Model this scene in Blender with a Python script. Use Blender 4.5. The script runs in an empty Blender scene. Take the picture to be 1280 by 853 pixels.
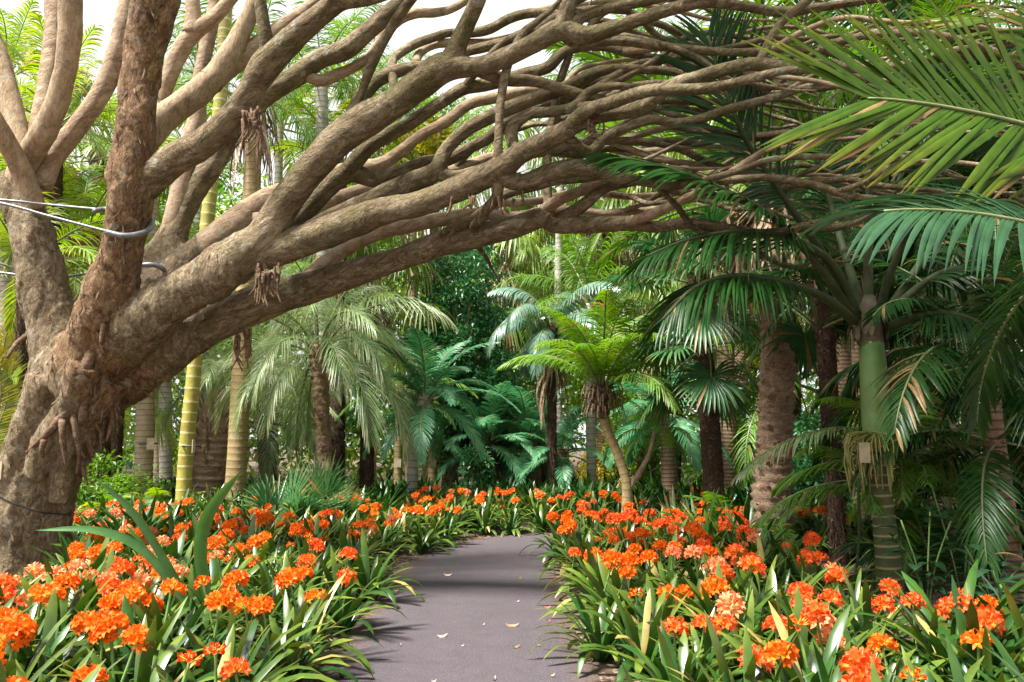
import bpy, bmesh, math, random
import numpy as np
from mathutils import Vector, Matrix, noise
from mathutils.bvhtree import BVHTree

random.seed(7)
RNG = np.random.default_rng(11)
R = math.radians
scene = bpy.context.scene
COL = scene.collection

# ------------------------------------------------------------------ camera
F = 1067.0
TH = math.atan(128.5 / F)
CAM = np.array([0.0, 0.0, 1.4])
cd = bpy.data.cameras.new('camera')
cam = bpy.data.objects.new('camera', cd)
COL.objects.link(cam)
cam.location = CAM
cam.rotation_euler = (R(90) + TH, 0, 0)
cd.sensor_width = 36
cd.lens = F / 1280 * 36
cd.clip_end = 2000
cd.clip_start = 0.05
scene.camera = cam


def at(px, py, d):
    """the point seen at pixel (px, py) of the photograph, d metres ahead"""
    u, v = (px - 640) / F, (426.5 - py) / F
    k = np.array([u, math.cos(TH) - v * math.sin(TH), math.sin(TH) + v * math.cos(TH)])
    return CAM + k * (d / k[1])


def px2m(r, d):
    return r * d / F


# ------------------------------------------------------------------ mesh builder
class MB:
    def __init__(self):
        self.v, self.f, self.m, self.var, self.ln = [], [], [], [], []
        self.n = 0

    def add(self, v, f, mat=0, var=0.5, ln=0.0):
        v = np.asarray(v, float)
        k = len(v)
        self.v.append(v)
        n = self.n
        self.f += [[i + n for i in q] for q in f]
        self.m += [mat] * len(f)
        self.var.append(np.broadcast_to(np.asarray(var, float), (k,)))
        self.ln.append(np.broadcast_to(np.asarray(ln, float), (k,)))
        self.n += k

    def mesh(self, name, mats, origin=(0, 0, 0), smooth=True):
        me = bpy.data.meshes.new(name)
        v = np.concatenate(self.v) - np.asarray(origin, float)
        me.from_pydata(v.tolist(), [], self.f)
        for m in mats:
            me.materials.append(m)
        me.polygons.foreach_set('material_index', self.m)
        me.polygons.foreach_set('use_smooth', [smooth] * len(self.f))
        for nm, arr in (('var', self.var), ('ln', self.ln)):
            a = me.attributes.new(nm, 'FLOAT', 'POINT')
            a.data.foreach_set('value', np.concatenate(arr).astype(np.float32))
        me.update()
        return me

    def build(self, name, mats, parent=None, origin=None, smooth=True):
        """link as ONE object; world-space vertices, local to origin (default: the parent's place)"""
        if origin is None:
            origin = parent.location if parent is not None else (0, 0, 0)
        if not isinstance(mats, (list, tuple)):
            mats = [mats]
        me = self.mesh(name, mats, origin, smooth)
        o = bpy.data.objects.new(name, me)
        COL.objects.link(o)
        if parent is not None:
            o.parent = parent
        else:
            o.location = origin
        return o


def tag(o, label=None, cat=None, group=None, kind=None):
    if label: o['label'] = label
    if cat: o['category'] = cat
    if group: o['group'] = group
    if kind: o['kind'] = kind
    return o


def empty(name, loc, label=None, cat=None, group=None):
    o = bpy.data.objects.new(name, None)
    o.empty_display_size = 0.2
    o.location = Vector([float(c) for c in loc])
    COL.objects.link(o)
    return tag(o, label, cat, group)


def inst(name, me, parent, loc, rot=(0, 0, 0), sc=1.0):
    o = bpy.data.objects.new(name, me)
    COL.objects.link(o)
    o.parent = parent
    o.location = Vector([float(c) for c in loc])
    o.rotation_euler = rot
    o.scale = (sc, sc, sc) if not hasattr(sc, '__len__') else sc
    return o


def nrm(a):
    a = np.asarray(a, float)
    return a / (np.linalg.norm(a, axis=-1, keepdims=True) + 1e-9)


def spline(P, step=None, n=None):
    """Catmull-Rom through the rows of P (any columns); resampled by length of the first three"""
    P = np.asarray(P, float)
    if len(P) == 2:
        P = np.array([P[0], (P[0] + P[1]) / 2, P[1]])
    Q = np.vstack([2 * P[0] - P[1], P, 2 * P[-1] - P[-2]])
    out = []
    for i in range(1, len(Q) - 2):
        t = np.linspace(0, 1, 14, endpoint=False)[:, None]
        a, b, c, d = Q[i - 1], Q[i], Q[i + 1], Q[i + 2]
        out.append(0.5 * (2 * b + (c - a) * t + (2 * a - 5 * b + 4 * c - d) * t ** 2 + (3 * b - a - 3 * c + d) * t ** 3))
    out = np.vstack(out + [P[-1:]])
    s = np.r_[0, np.cumsum(np.linalg.norm(np.diff(out[:, :3], axis=0), axis=1))]
    if n is None:
        n = max(3, int(s[-1] / step) + 1)
    u = np.linspace(0, s[-1], n)
    return np.stack([np.interp(u, s, out[:, k]) for k in range(out.shape[1])], 1)


def frames(P):
    T = nrm(np.gradient(P, axis=0))
    a = np.array([0, 0, 1.0]) if abs(T[0][2]) < 0.9 else np.array([1.0, 0, 0])
    n = nrm(np.cross(T[0], a))
    N = [n]
    for i in range(1, len(P)):
        n = n - T[i] * np.dot(n, T[i])
        n = nrm(n)
        N.append(n)
    N = np.array(N)
    return T, N, np.cross(T, N)


def tube(mb, P, r, n=10, mat=0, var=0.5, ln=None, cap=True, rfun=None):
    P = np.asarray(P, float)
    k = len(P)
    r = np.broadcast_to(np.asarray(r, float), (k,))
    T, N, B = frames(P)
    a = np.linspace(0, 2 * math.pi, n, endpoint=False)
    rr = r[:, None] * np.ones(n)
    if rfun is not None:
        rr = rfun(rr, a, P, N, B)
    V = P[:, None, :] + rr[..., None] * (np.cos(a)[None, :, None] * N[:, None, :] + np.sin(a)[None, :, None] * B[:, None, :])
    V = V.reshape(-1, 3)
    f = []
    for i in range(k - 1):
        for j in range(n):
            j2 = (j + 1) % n
            f.append((i * n + j, i * n + j2, (i + 1) * n + j2, (i + 1) * n + j))
    if cap:
        f.append(tuple(range(n - 1, -1, -1)))
        f.append(tuple((k - 1) * n + j for j in range(n)))
    if ln is None:
        ln = np.linspace(0, 1, k)
    lnv = np.repeat(np.broadcast_to(ln, (k,)), n)
    vv = np.repeat(np.broadcast_to(var, (k,)), n)
    mb.add(V, f, mat, vv, lnv)


def strip(mb, P, W, w, fold=0.0, mat=0, var=0.5):
    """leaf strip along P, width vectors W, widths w, folded into a V"""
    k = len(P)
    w = np.asarray(w, float)
    W = np.broadcast_to(W, (k, 3))
    ln = np.linspace(0, 1, k)
    L = P - W * (w / 2)[:, None]
    Rr = P + W * (w / 2)[:, None]
    if fold:
        T = nrm(np.gradient(P, axis=0))
        U = np.cross(W, T) * (w * fold)[:, None]
        L = L + U
        Rr = Rr + U
        V = np.stack([L, P, Rr], 1).reshape(-1, 3)
        f = []
        for i in range(k - 1):
            a, b = 3 * i, 3 * i + 3
            f += [(a, a + 1, b + 1, b), (a + 1, a + 2, b + 2, b + 1)]
        mb.add(V, f, mat, var, np.repeat(ln, 3))
    else:
        V = np.stack([L, Rr], 1).reshape(-1, 3)
        f = [(2 * i, 2 * i + 1, 2 * i + 3, 2 * i + 2) for i in range(k - 1)]
        mb.add(V, f, mat, var, np.repeat(ln, 2))


def box(mb, c, s, mat=0, var=0.5):
    x, y, z = c
    a, b, d = s[0] / 2, s[1] / 2, s[2] / 2
    V = [(x + i * a, y + j * b, z + k * d) for i in (-1, 1) for j in (-1, 1) for k in (-1, 1)]
    mb.add(V, [(0, 1, 3, 2), (4, 6, 7, 5), (0, 4, 5, 1), (2, 3, 7, 6), (0, 2, 6, 4), (1, 5, 7, 3)], mat, var)


# ------------------------------------------------------------------ materials
def new_mat(name):
    m = bpy.data.materials.new(name)
    m.use_nodes = True
    nt = m.node_tree
    nt.nodes.clear()
    return m, nt, nt.nodes, nt.links


def N_(ns, typ, **kw):
    n = ns.new(typ)
    for k, v in kw.items():
        if k.startswith('i_'):
            n.inputs[k[2:].replace('_', ' ')].default_value = v
        else:
            setattr(n, k, v)
    return n


def mixc(ns, ls, fac, a, b):
    n = ns.new('ShaderNodeMix')
    n.data_type = 'RGBA'
    for sock, val in ((n.inputs[0], fac), (n.inputs[6], a), (n.inputs[7], b)):
        if isinstance(val, (int, float)):
            sock.default_value = val
        elif isinstance(val, (tuple, list)):
            sock.default_value = (*val[:3], 1)
        else:
            ls.new(val, sock)
    return n.outputs[2]


def ramp(ns, ls, fac, stops):
    n = ns.new('ShaderNodeValToRGB')
    e = n.color_ramp.elements
    while len(e) < len(stops):
        e.new(0.5)
    for k, (p, c) in enumerate(stops):
        e[k].position = p
        e[k].color = (*c, 1) if len(c) == 3 else c
    ls.new(fac, n.inputs[0])
    return n.outputs[0]


def noise_n(ns, ls, scale, detail=4, rough=0.6, vec=None, dist=0.0):
    n = N_(ns, 'ShaderNodeTexNoise')
    n.inputs['Scale'].default_value = scale
    n.inputs['Detail'].default_value = detail
    n.inputs['Roughness'].default_value = rough
    n.inputs['Distortion'].default_value = dist
    if vec is not None:
        ls.new(vec, n.inputs['Vector'])
    return n.outputs[0]


def leaf_mat(name, c1, c2, rough=0.42, trans=0.28, tip=None, spec=0.4, objvar=0.5, dry=(0.26, 0.17, 0.07)):
    m, nt, ns, ls = new_mat(name)
    out = N_(ns, 'ShaderNodeOutputMaterial')
    var = N_(ns, 'ShaderNodeAttribute', attribute_name='var').outputs['Fac']
    ln = N_(ns, 'ShaderNodeAttribute', attribute_name='ln').outputs['Fac']
    oi = N_(ns, 'ShaderNodeObjectInfo').outputs['Random']
    mx = N_(ns, 'ShaderNodeMix')
    mx.inputs[0].default_value = objvar
    ls.new(var, mx.inputs[2])
    ls.new(oi, mx.inputs[3])
    col = mixc(ns, ls, mx.outputs[0], c1, c2)
    if tip is not None:
        # dry tips on some leaves
        mt = N_(ns, 'ShaderNodeMath', operation='MULTIPLY')
        p = N_(ns, 'ShaderNodeMath', operation='POWER')
        ls.new(ln, p.inputs[0]); p.inputs[1].default_value = 3.0
        ls.new(p.outputs[0], mt.inputs[0]); ls.new(var, mt.inputs[1])
        col = mixc(ns, ls, mt.outputs[0], col, tip)
    # the odd dried leaf
    gt = N_(ns, 'ShaderNodeMath', operation='GREATER_THAN'); ls.new(var, gt.inputs[0]); gt.inputs[1].default_value = 0.965
    col = mixc(ns, ls, gt.outputs[0], col, dry)
    tc = N_(ns, 'ShaderNodeTexCoord').outputs['Object']
    nz = noise_n(ns, ls, 9.0, 3, 0.6, tc)
    hv = N_(ns, 'ShaderNodeHueSaturation')
    mr = N_(ns, 'ShaderNodeMapRange')
    ls.new(nz, mr.inputs[0])
    mr.inputs[1].default_value = 0.3; mr.inputs[2].default_value = 0.7
    mr.inputs[3].default_value = 0.75; mr.inputs[4].default_value = 1.25
    ls.new(mr.outputs[0], hv.inputs['Value'])
    ls.new(col, hv.inputs['Color'])
    col = hv.outputs[0]
    b = N_(ns, 'ShaderNodeBsdfPrincipled')
    ls.new(col, b.inputs['Base Color'])
    b.inputs['Roughness'].default_value = rough
    b.inputs['Specular IOR Level'].default_value = spec
    t = N_(ns, 'ShaderNodeBsdfTranslucent')
    h2 = N_(ns, 'ShaderNodeHueSaturation')
    h2.inputs['Hue'].default_value = 0.485
    h2.inputs['Saturation'].default_value = 1.1
    h2.inputs['Value'].default_value = 1.7
    ls.new(col, h2.inputs['Color'])
    ls.new(h2.outputs[0], t.inputs['Color'])
    ms = N_(ns, 'ShaderNodeMixShader')
    ms.inputs[0].default_value = trans
    ls.new(b.outputs[0], ms.inputs[1]); ls.new(t.outputs[0], ms.inputs[2])
    ls.new(ms.outputs[0], out.inputs[0])
    return m


def bump(ns, ls, h, strength, dist, bsdf):
    b = N_(ns, 'ShaderNodeBump')
    b.inputs['Strength'].default_value = strength
    b.inputs['Distance'].default_value = dist
    ls.new(h, b.inputs['Height'])
    ls.new(b.outputs[0], bsdf.inputs['Normal'])


def bark_mat(name, dark, mid, pale, moss=None, scale=1.0, use_var=None, rough=0.85, bstr=1.0, tilt=0.0, stretch=0.5):
    """flaking bark: plates of uneven tone whose rims stand proud; tilt turns the grain along the limbs"""
    m, nt, ns, ls = new_mat(name)
    out = N_(ns, 'ShaderNodeOutputMaterial')
    b = N_(ns, 'ShaderNodeBsdfPrincipled')
    tc0 = N_(ns, 'ShaderNodeTexCoord').outputs['Object']
    r1 = N_(ns, 'ShaderNodeVectorRotate'); r1.rotation_type = 'Y_AXIS'
    r1.inputs['Angle'].default_value = tilt
    ls.new(tc0, r1.inputs['Vector'])
    mp = N_(ns, 'ShaderNodeMapping')
    mp.inputs['Scale'].default_value = (stretch, 1, 1)
    ls.new(r1.outputs[0], mp.inputs[0])
    tc = mp.outputs[0]
    n1 = noise_n(ns, ls, 2.6 * scale, 6, 0.65, tc, 0.6)
    n2 = noise_n(ns, ls, 11.0 * scale, 7, 0.72, tc, 1.2)
    n3 = noise_n(ns, ls, 48.0 * scale, 6, 0.75, tc)
    n5 = noise_n(ns, ls, 6.0 * scale, 8, 0.68, tc, 1.6)
    c = ramp(ns, ls, n1, [(0.3, dark), (0.5, mid), (0.68, pale)])
    c2 = ramp(ns, ls, n2, [(0.36, dark), (0.5, mid), (0.66, pale)])
    c = mixc(ns, ls, 0.6, c, c2)
    if use_var is not None:
        v = N_(ns, 'ShaderNodeAttribute', attribute_name='var').outputs['Fac']
        d3 = ramp(ns, ls, n2, [(0.34, use_var[0]), (0.52, use_var[1]), (0.68, use_var[2])])
        c = mixc(ns, ls, v, c, d3)
    if moss is not None:
        n4 = noise_n(ns, ls, 1.7, 6, 0.72, tc0, 0.4)
        mr = N_(ns, 'ShaderNodeMapRange')
        ls.new(n4, mr.inputs[0])
        mr.inputs[1].default_value = 0.46; mr.inputs[2].default_value = 0.62
        mr.inputs[4].default_value = 0.8
        c = mixc(ns, ls, mr.outputs[0], c, moss)
    # pale lichen spots
    vl = N_(ns, 'ShaderNodeTexVoronoi'); vl.inputs['Scale'].default_value = 9 * scale
    wl = N_(ns, 'ShaderNodeMix'); wl.data_type = 'VECTOR'; wl.inputs[0].default_value = .1
    nl = N_(ns, 'ShaderNodeTexNoise'); nl.inputs['Scale'].default_value = 18 * scale; nl.inputs['Detail'].default_value = 5
    ls.new(tc0, nl.inputs['Vector']); ls.new(tc0, wl.inputs[4]); ls.new(nl.outputs[1], wl.inputs[5]); ls.new(wl.outputs[1], vl.inputs['Vector'])
    sl_ = N_(ns, 'ShaderNodeSeparateColor'); ls.new(vl.outputs['Color'], sl_.inputs[0])
    rl = N_(ns, 'ShaderNodeMapRange'); ls.new(sl_.outputs[0], rl.inputs[0]); rl.inputs[1].default_value = .62; rl.inputs[2].default_value = 1; rl.inputs[3].default_value = 0; rl.inputs[4].default_value = .42
    ll_ = N_(ns, 'ShaderNodeMath', operation='LESS_THAN'); ls.new(vl.outputs['Distance'], ll_.inputs[0]); ls.new(rl.outputs[0], ll_.inputs[1])
    lm2 = N_(ns, 'ShaderNodeMath', operation='MULTIPLY'); ls.new(ll_.outputs[0], lm2.inputs[0]); lm2.inputs[1].default_value = .55
    c = mixc(ns, ls, lm2.outputs[0], c, (.36, .35, .27))
    # plates: stepped height, fine dark fringe under each rim
    hts = ramp(ns, ls, n5, [(0.40, (0, 0, 0)), (0.425, (.3, .3, .3)), (0.50, (.36, .36, .36)), (0.52, (.7, .7, .7)), (0.58, (.74, .74, .74)), (0.6, (1, 1, 1))])
    rim = ramp(ns, ls, n5, [(0.40, (0, 0, 0)), (0.413, (1, 1, 1)), (0.43, (0, 0, 0)), (0.50, (0, 0, 0)), (0.508, (1, 1, 1)), (0.52, (0, 0, 0))])
    rm = N_(ns, 'ShaderNodeMath', operation='MULTIPLY'); ls.new(rim, rm.inputs[0]); rm.inputs[1].default_value = 0.45
    c = mixc(ns, ls, rm.outputs[0], c, tuple(x * 0.5 for x in dark))
    sp = N_(ns, 'ShaderNodeHueSaturation')
    mv = N_(ns, 'ShaderNodeMapRange'); ls.new(n3, mv.inputs[0])
    mv.inputs[1].default_value = .3; mv.inputs[2].default_value = .7; mv.inputs[3].default_value = .7; mv.inputs[4].default_value = 1.25
    ls.new(mv.outputs[0], sp.inputs['Value']); ls.new(c, sp.inputs['Color'])
    ls.new(sp.outputs[0], b.inputs['Base Color'])
    b.inputs['Roughness'].default_value = rough
    b.inputs['Specular IOR Level'].default_value = 0.25
    m3 = N_(ns, 'ShaderNodeMath', operation='MULTIPLY_ADD')
    ls.new(n3, m3.inputs[0]); m3.inputs[1].default_value = 0.55
    ls.new(hts, m3.inputs[2])
    mm = N_(ns, 'ShaderNodeMath', operation='MULTIPLY_ADD')
    ls.new(n2, mm.inputs[0]); mm.inputs[1].default_value = 1.1; ls.new(m3.outputs[0], mm.inputs[2])
    bump(ns, ls, mm.outputs[0], bstr, 0.03 / scale, b)
    ls.new(b.outputs[0], out.inputs[0])
    return m


def ring_mat(name, c1, c2, scar, scar_w=0.14, rough=0.6, stain=None):
    """smooth palm trunk with leaf scars: ln holds the phase within each ring"""
    m, nt, ns, ls = new_mat(name)
    out = N_(ns, 'ShaderNodeOutputMaterial')
    b = N_(ns, 'ShaderNodeBsdfPrincipled')
    tc = N_(ns, 'ShaderNodeTexCoord').outputs['Object']
    ph = N_(ns, 'ShaderNodeAttribute', attribute_name='ln').outputs['Fac']
    n1 = noise_n(ns, ls, 6, 5, 0.65, tc)
    n2 = noise_n(ns, ls, 45, 4, 0.6, tc)
    c = ramp(ns, ls, n1, [(0.35, c1), (0.65, c2)])
    c = mixc(ns, ls, 0.25, c, ramp(ns, ls, n2, [(0.35, tuple(x * .6 for x in c1)), (0.65, c2)]))
    if stain:
        n4 = noise_n(ns, ls, 2.2, 4, 0.7, tc)
        mr = N_(ns, 'ShaderNodeMapRange'); ls.new(n4, mr.inputs[0])
        mr.inputs[1].default_value = 0.5; mr.inputs[2].default_value = 0.65; mr.inputs[4].default_value = .7
        c = mixc(ns, ls, mr.outputs[0], c, stain)
    pp = N_(ns, 'ShaderNodeMath', operation='PINGPONG')
    ls.new(ph, pp.inputs[0]); pp.inputs[1].default_value = 0.5
    mr = N_(ns, 'ShaderNodeMapRange')
    ls.new(pp.outputs[0], mr.inputs[0])
    mr.inputs[1].default_value = scar_w * 0.4; mr.inputs[2].default_value = scar_w
    mr.inputs[3].default_value = 1.0; mr.inputs[4].default_value = 0.0
    c = mixc(ns, ls, mr.outputs[0], c, scar)
    ls.new(c, b.inputs['Base Color'])
    b.inputs['Roughness'].default_value = rough
    bump(ns, ls, n2, 0.35, 0.02, b)
    ls.new(b.outputs[0], out.inputs[0])
    return m


def plain_mat(name, c1, c2, scale=20, rough=0.6, metal=0.0, bstr=0.3):
    m, nt, ns, ls = new_mat(name)
    out = N_(ns, 'ShaderNodeOutputMaterial')
    b = N_(ns, 'ShaderNodeBsdfPrincipled')
    tc = N_(ns, 'ShaderNodeTexCoord').outputs['Object']
    n1 = noise_n(ns, ls, scale, 5, 0.65, tc)
    ls.new(ramp(ns, ls, n1, [(0.35, c1), (0.65, c2)]), b.inputs['Base Color'])
    b.inputs['Roughness'].default_value = rough
    b.inputs['Metallic'].default_value = metal
    bump(ns, ls, n1, bstr, 0.01, b)
    ls.new(b.outputs[0], out.inputs[0])
    return m


M = {}
BK = ((0.068, 0.046, 0.024), (0.235, 0.175, 0.102), (0.50, 0.41, 0.285))
STEM = ((0.070, 0.038, 0.018), (0.25, 0.150, 0.078), (0.44, 0.30, 0.18))
M['bark'] = bark_mat('bark', *BK, use_var=STEM, tilt=R(80), stretch=.55)
M['bark_limb'] = bark_mat('bark_limb', *BK, moss=(0.115, 0.100, 0.036), tilt=R(28), stretch=.35)
M['limb_pale'] = bark_mat('limb_bark', (0.14, 0.09, 0.055), (0.33, 0.235, 0.15), (0.52, 0.41, 0.30), bstr=0.5, tilt=R(25), stretch=.4)
M['stem_plain'] = bark_mat('stem_bark', (0.15, 0.10, 0.06), (0.34, 0.25, 0.155), (0.48, 0.37, 0.25), bstr=0.4, tilt=R(85), stretch=.4)
M['flake'] = plain_mat('loose_bark', (0.06, 0.036, 0.02), (0.24, 0.155, 0.09), 14, 0.9)
M['root'] = bark_mat('root_bark', (0.07, 0.04, 0.022), (0.20, 0.125, 0.075), (0.34, 0.24, 0.16), scale=2)
M['boots'] = bark_mat('old_leaf_base', (0.13, 0.075, 0.042), (0.36, 0.235, 0.15), (0.58, 0.43, 0.31), scale=2.2)
M['fibre'] = bark_mat('dark_fibre', (0.03, 0.017, 0.011), (0.085, 0.048, 0.032), (0.17, 0.10, 0.07), scale=3)
M['skirt'] = plain_mat('dead_frond', (0.15, 0.09, 0.055), (0.48, 0.34, 0.225), 12, 0.9)
M['ring_bamboo'] = ring_mat('green_gold_trunk', (0.24, 0.25, 0.035), (0.42, 0.37, 0.075), (0.62, 0.52, 0.27), 0.1, 0.45, stain=(0.20, 0.10, 0.03))
M['ring_beige'] = ring_mat('beige_trunk', (0.30, 0.22, 0.14), (0.46, 0.36, 0.24), (0.17, 0.11, 0.07), 0.1)
M['ring_grey'] = ring_mat('grey_trunk', (0.30, 0.27, 0.24), (0.52, 0.48, 0.43), (0.20, 0.17, 0.14), 0.12)
M['ring_brown'] = ring_mat('brown_trunk', (0.17, 0.10, 0.06), (0.33, 0.21, 0.13), (0.085, 0.05, 0.03), 0.18, 0.75)
M['ring_tan'] = ring_mat('tan_trunk', (0.27, 0.19, 0.08), (0.42, 0.31, 0.15), (0.18, 0.12, 0.05), 0.08, 0.7)
M['ring_green'] = ring_mat('green_ringed_trunk', (0.038, 0.048, 0.011), (0.085, 0.098, 0.024), (0.26, 0.24, 0.105), 0.14, 0.6, stain=(0.06, 0.035, 0.018))
M['shaft'] = plain_mat('crownshaft_skin', (0.065, 0.155, 0.025), (0.16, 0.265, 0.075), 3, 0.36, bstr=0.05)
M['petiole'] = plain_mat('petiole_green', (0.10, 0.14, 0.05), (0.20, 0.22, 0.10), 9, 0.5)
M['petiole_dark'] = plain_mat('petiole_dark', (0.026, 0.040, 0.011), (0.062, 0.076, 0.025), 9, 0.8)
M['petiole_dry'] = plain_mat('petiole_dry', (0.22, 0.16, 0.08), (0.38, 0.30, 0.18), 9, 0.7)
M['sheath'] = plain_mat('sheath_brown', (0.07, 0.055, 0.03), (0.17, 0.14, 0.08), 12, 0.7)
# foliage
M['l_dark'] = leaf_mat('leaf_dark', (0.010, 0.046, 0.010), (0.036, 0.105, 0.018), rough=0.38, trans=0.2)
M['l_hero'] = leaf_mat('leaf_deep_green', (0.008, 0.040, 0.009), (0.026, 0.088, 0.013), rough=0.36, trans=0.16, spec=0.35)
M['l_mid'] = leaf_mat('leaf_mid', (0.055, 0.160, 0.016), (0.135, 0.26, 0.028), rough=0.42, trans=0.38)
M['l_pygmy'] = leaf_mat('leaf_fresh', (0.075, 0.20, 0.018), (0.17, 0.31, 0.030), rough=0.38, trans=0.4)
M['l_lime'] = leaf_mat('leaf_lime', (0.10, 0.22, 0.014), (0.23, 0.34, 0.028), rough=0.42, trans=0.42, tip=(0.45, 0.36, 0.10))
M['l_yellow'] = leaf_mat('leaf_yellow', (0.24, 0.26, 0.018), (0.48, 0.40, 0.035), rough=0.5, trans=0.4)
M['l_front'] = leaf_mat('leaf_front_olive', (0.026, 0.078, 0.005), (0.070, 0.130, 0.008), rough=0.42, trans=0.25, tip=(0.17, 0.14, 0.012), spec=0.3)
M['l_blue'] = leaf_mat('leaf_blue_green', (0.013, 0.052, 0.018), (0.032, 0.090, 0.038), rough=0.32, trans=0.12, spec=0.6)
M['l_grey'] = leaf_mat('leaf_grey_green', (0.12, 0.215, 0.070), (0.31, 0.40, 0.20), rough=0.34, trans=0.3, tip=(0.54, 0.48, 0.31), spec=0.6)
M['l_kentia'] = leaf_mat('leaf_silver_blue', (0.06, 0.145, 0.095), (0.17, 0.28, 0.21), rough=0.3, trans=0.2, spec=0.6)
M['l_fan'] = leaf_mat('leaf_fan', (0.08, 0.18, 0.025), (0.19, 0.29, 0.05), rough=0.38, trans=0.36, tip=(0.62, 0.54, 0.30), spec=0.5)
M['l_fan_dark'] = leaf_mat('leaf_fan_dark', (0.025, 0.105, 0.035), (0.06, 0.18, 0.055), rough=0.36, trans=0.26, tip=(0.25, 0.2, 0.09))
M['l_teal'] = leaf_mat('leaf_teal', (0.045, 0.19, 0.080), (0.14, 0.37, 0.185), rough=0.34, trans=0.3, spec=0.5)
M['l_broad'] = leaf_mat('leaf_broad', (0.022, 0.11, 0.035), (0.085, 0.23, 0.085), rough=0.28, trans=0.28, spec=0.6)
M['l_clivia'] = leaf_mat('clivia_leaf', (0.008, 0.044, 0.009), (0.036, 0.108, 0.011), rough=0.32, trans=0.12, tip=(0.20, 0.23, 0.028), spec=0.5, objvar=0.4, dry=(0.34, 0.27, 0.09))
M['l_spear'] = leaf_mat('spear_leaf', (0.035, 0.125, 0.03), (0.085, 0.20, 0.05), rough=0.34, trans=0.25, spec=0.5)


def petal_mat(name, c1, c2, throat):
    m, nt, ns, ls = new_mat(name)
    out = N_(ns, 'ShaderNodeOutputMaterial')
    var = N_(ns, 'ShaderNodeAttribute', attribute_name='var').outputs['Fac']
    ln = N_(ns, 'ShaderNodeAttribute', attribute_name='ln').outputs['Fac']
    c = mixc(ns, ls, var, c1, c2)
    r_ = N_(ns, 'ShaderNodeMapRange'); ls.new(ln, r_.inputs[0])
    r_.inputs[1].default_value = 0.15; r_.inputs[2].default_value = 0.55
    r_.inputs[3].default_value = 1.0; r_.inputs[4].default_value = 0.0
    c = mixc(ns, ls, r_.outputs[0], c, throat)
    b = N_(ns, 'ShaderNodeBsdfPrincipled')
    ls.new(c, b.inputs['Base Color']); b.inputs['Roughness'].default_value = 0.5
    b.inputs['Specular IOR Level'].default_value = 0.3
    t = N_(ns, 'ShaderNodeBsdfTranslucent'); ls.new(c, t.inputs[0])
    ms = N_(ns, 'ShaderNodeMixShader'); ms.inputs[0].default_value = 0.35
    ls.new(b.outputs[0], ms.inputs[1]); ls.new(t.outputs[0], ms.inputs[2])
    ls.new(ms.outputs[0], out.inputs[0])
    return m


M['p_orange'] = petal_mat('petal_orange', (0.84, 0.115, 0.003), (0.93, 0.205, 0.012), (0.96, 0.50, 0.05))
M['p_red'] = petal_mat('petal_red_orange', (0.82, 0.075, 0.008), (0.93, 0.15, 0.035), (0.96, 0.45, 0.06))
M['p_salmon'] = petal_mat('petal_salmon', (0.88, 0.22, 0.085), (0.96, 0.40, 0.20), (0.95, 0.58, 0.22))
M['stalk'] = plain_mat('flower_stalk', (0.10, 0.20, 0.04), (0.17, 0.28, 0.07), 10, 0.5)
M['steel'] = plain_mat('cable_steel', (0.15, 0.15, 0.165), (0.28, 0.28, 0.30), 60, 0.5, 0.7, 0.3)
M['sleeve'] = plain_mat('cable_sleeve', (0.14, 0.14, 0.155), (0.24, 0.24, 0.26), 18, 0.4, 0.4, 0.1)
M['strap'] = plain_mat('strap_black', (0.012, 0.012, 0.012), (0.03, 0.03, 0.03), 30, 0.5)
M['board'] = plain_mat('label_board', (0.36, 0.28, 0.17), (0.50, 0.41, 0.27), 12, 0.5, 0.0, 0.05)
M['litter'] = plain_mat('fallen_leaf', (0.16, 0.08, 0.04), (0.36, 0.22, 0.12), 15, 0.8)
M['litter_pale'] = plain_mat('fallen_leaf_pale', (0.36, 0.26, 0.17), (0.50, 0.38, 0.26), 15, 0.8)
M['litter_red'] = plain_mat('fallen_petal', (0.62, 0.06, 0.035), (0.82, 0.12, 0.06), 15, 0.6)
# ------------------------------------------------------------------ ground and path
PATHC = spline(np.array([(-.31, -6, 0), (-.31, 0, 0), (-.33, 5, 0), (-.38, 8, 0), (-.36, 10.2, 0), (-.05, 11.9, 0), (.9, 13.0, 0), (3, 13.5, 0), (9, 13.9, 0), (18, 14.2, 0)], float), step=0.2)
PHW = 0.85


def pathdist(x, y):
    d = np.hypot(PATHC[:, 0] - x, PATHC[:, 1] - y)
    return float(d.min()) - PHW


def gz(x, y):
    t = min(1.0, max(0.0, (pathdist(x, y) - 0.08) / 0.9))
    return 0.06 * t * t * (3 - 2 * t) + 0.03 * t * noise.noise(Vector((x * 0.9, y * 0.9, 0)))


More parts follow.
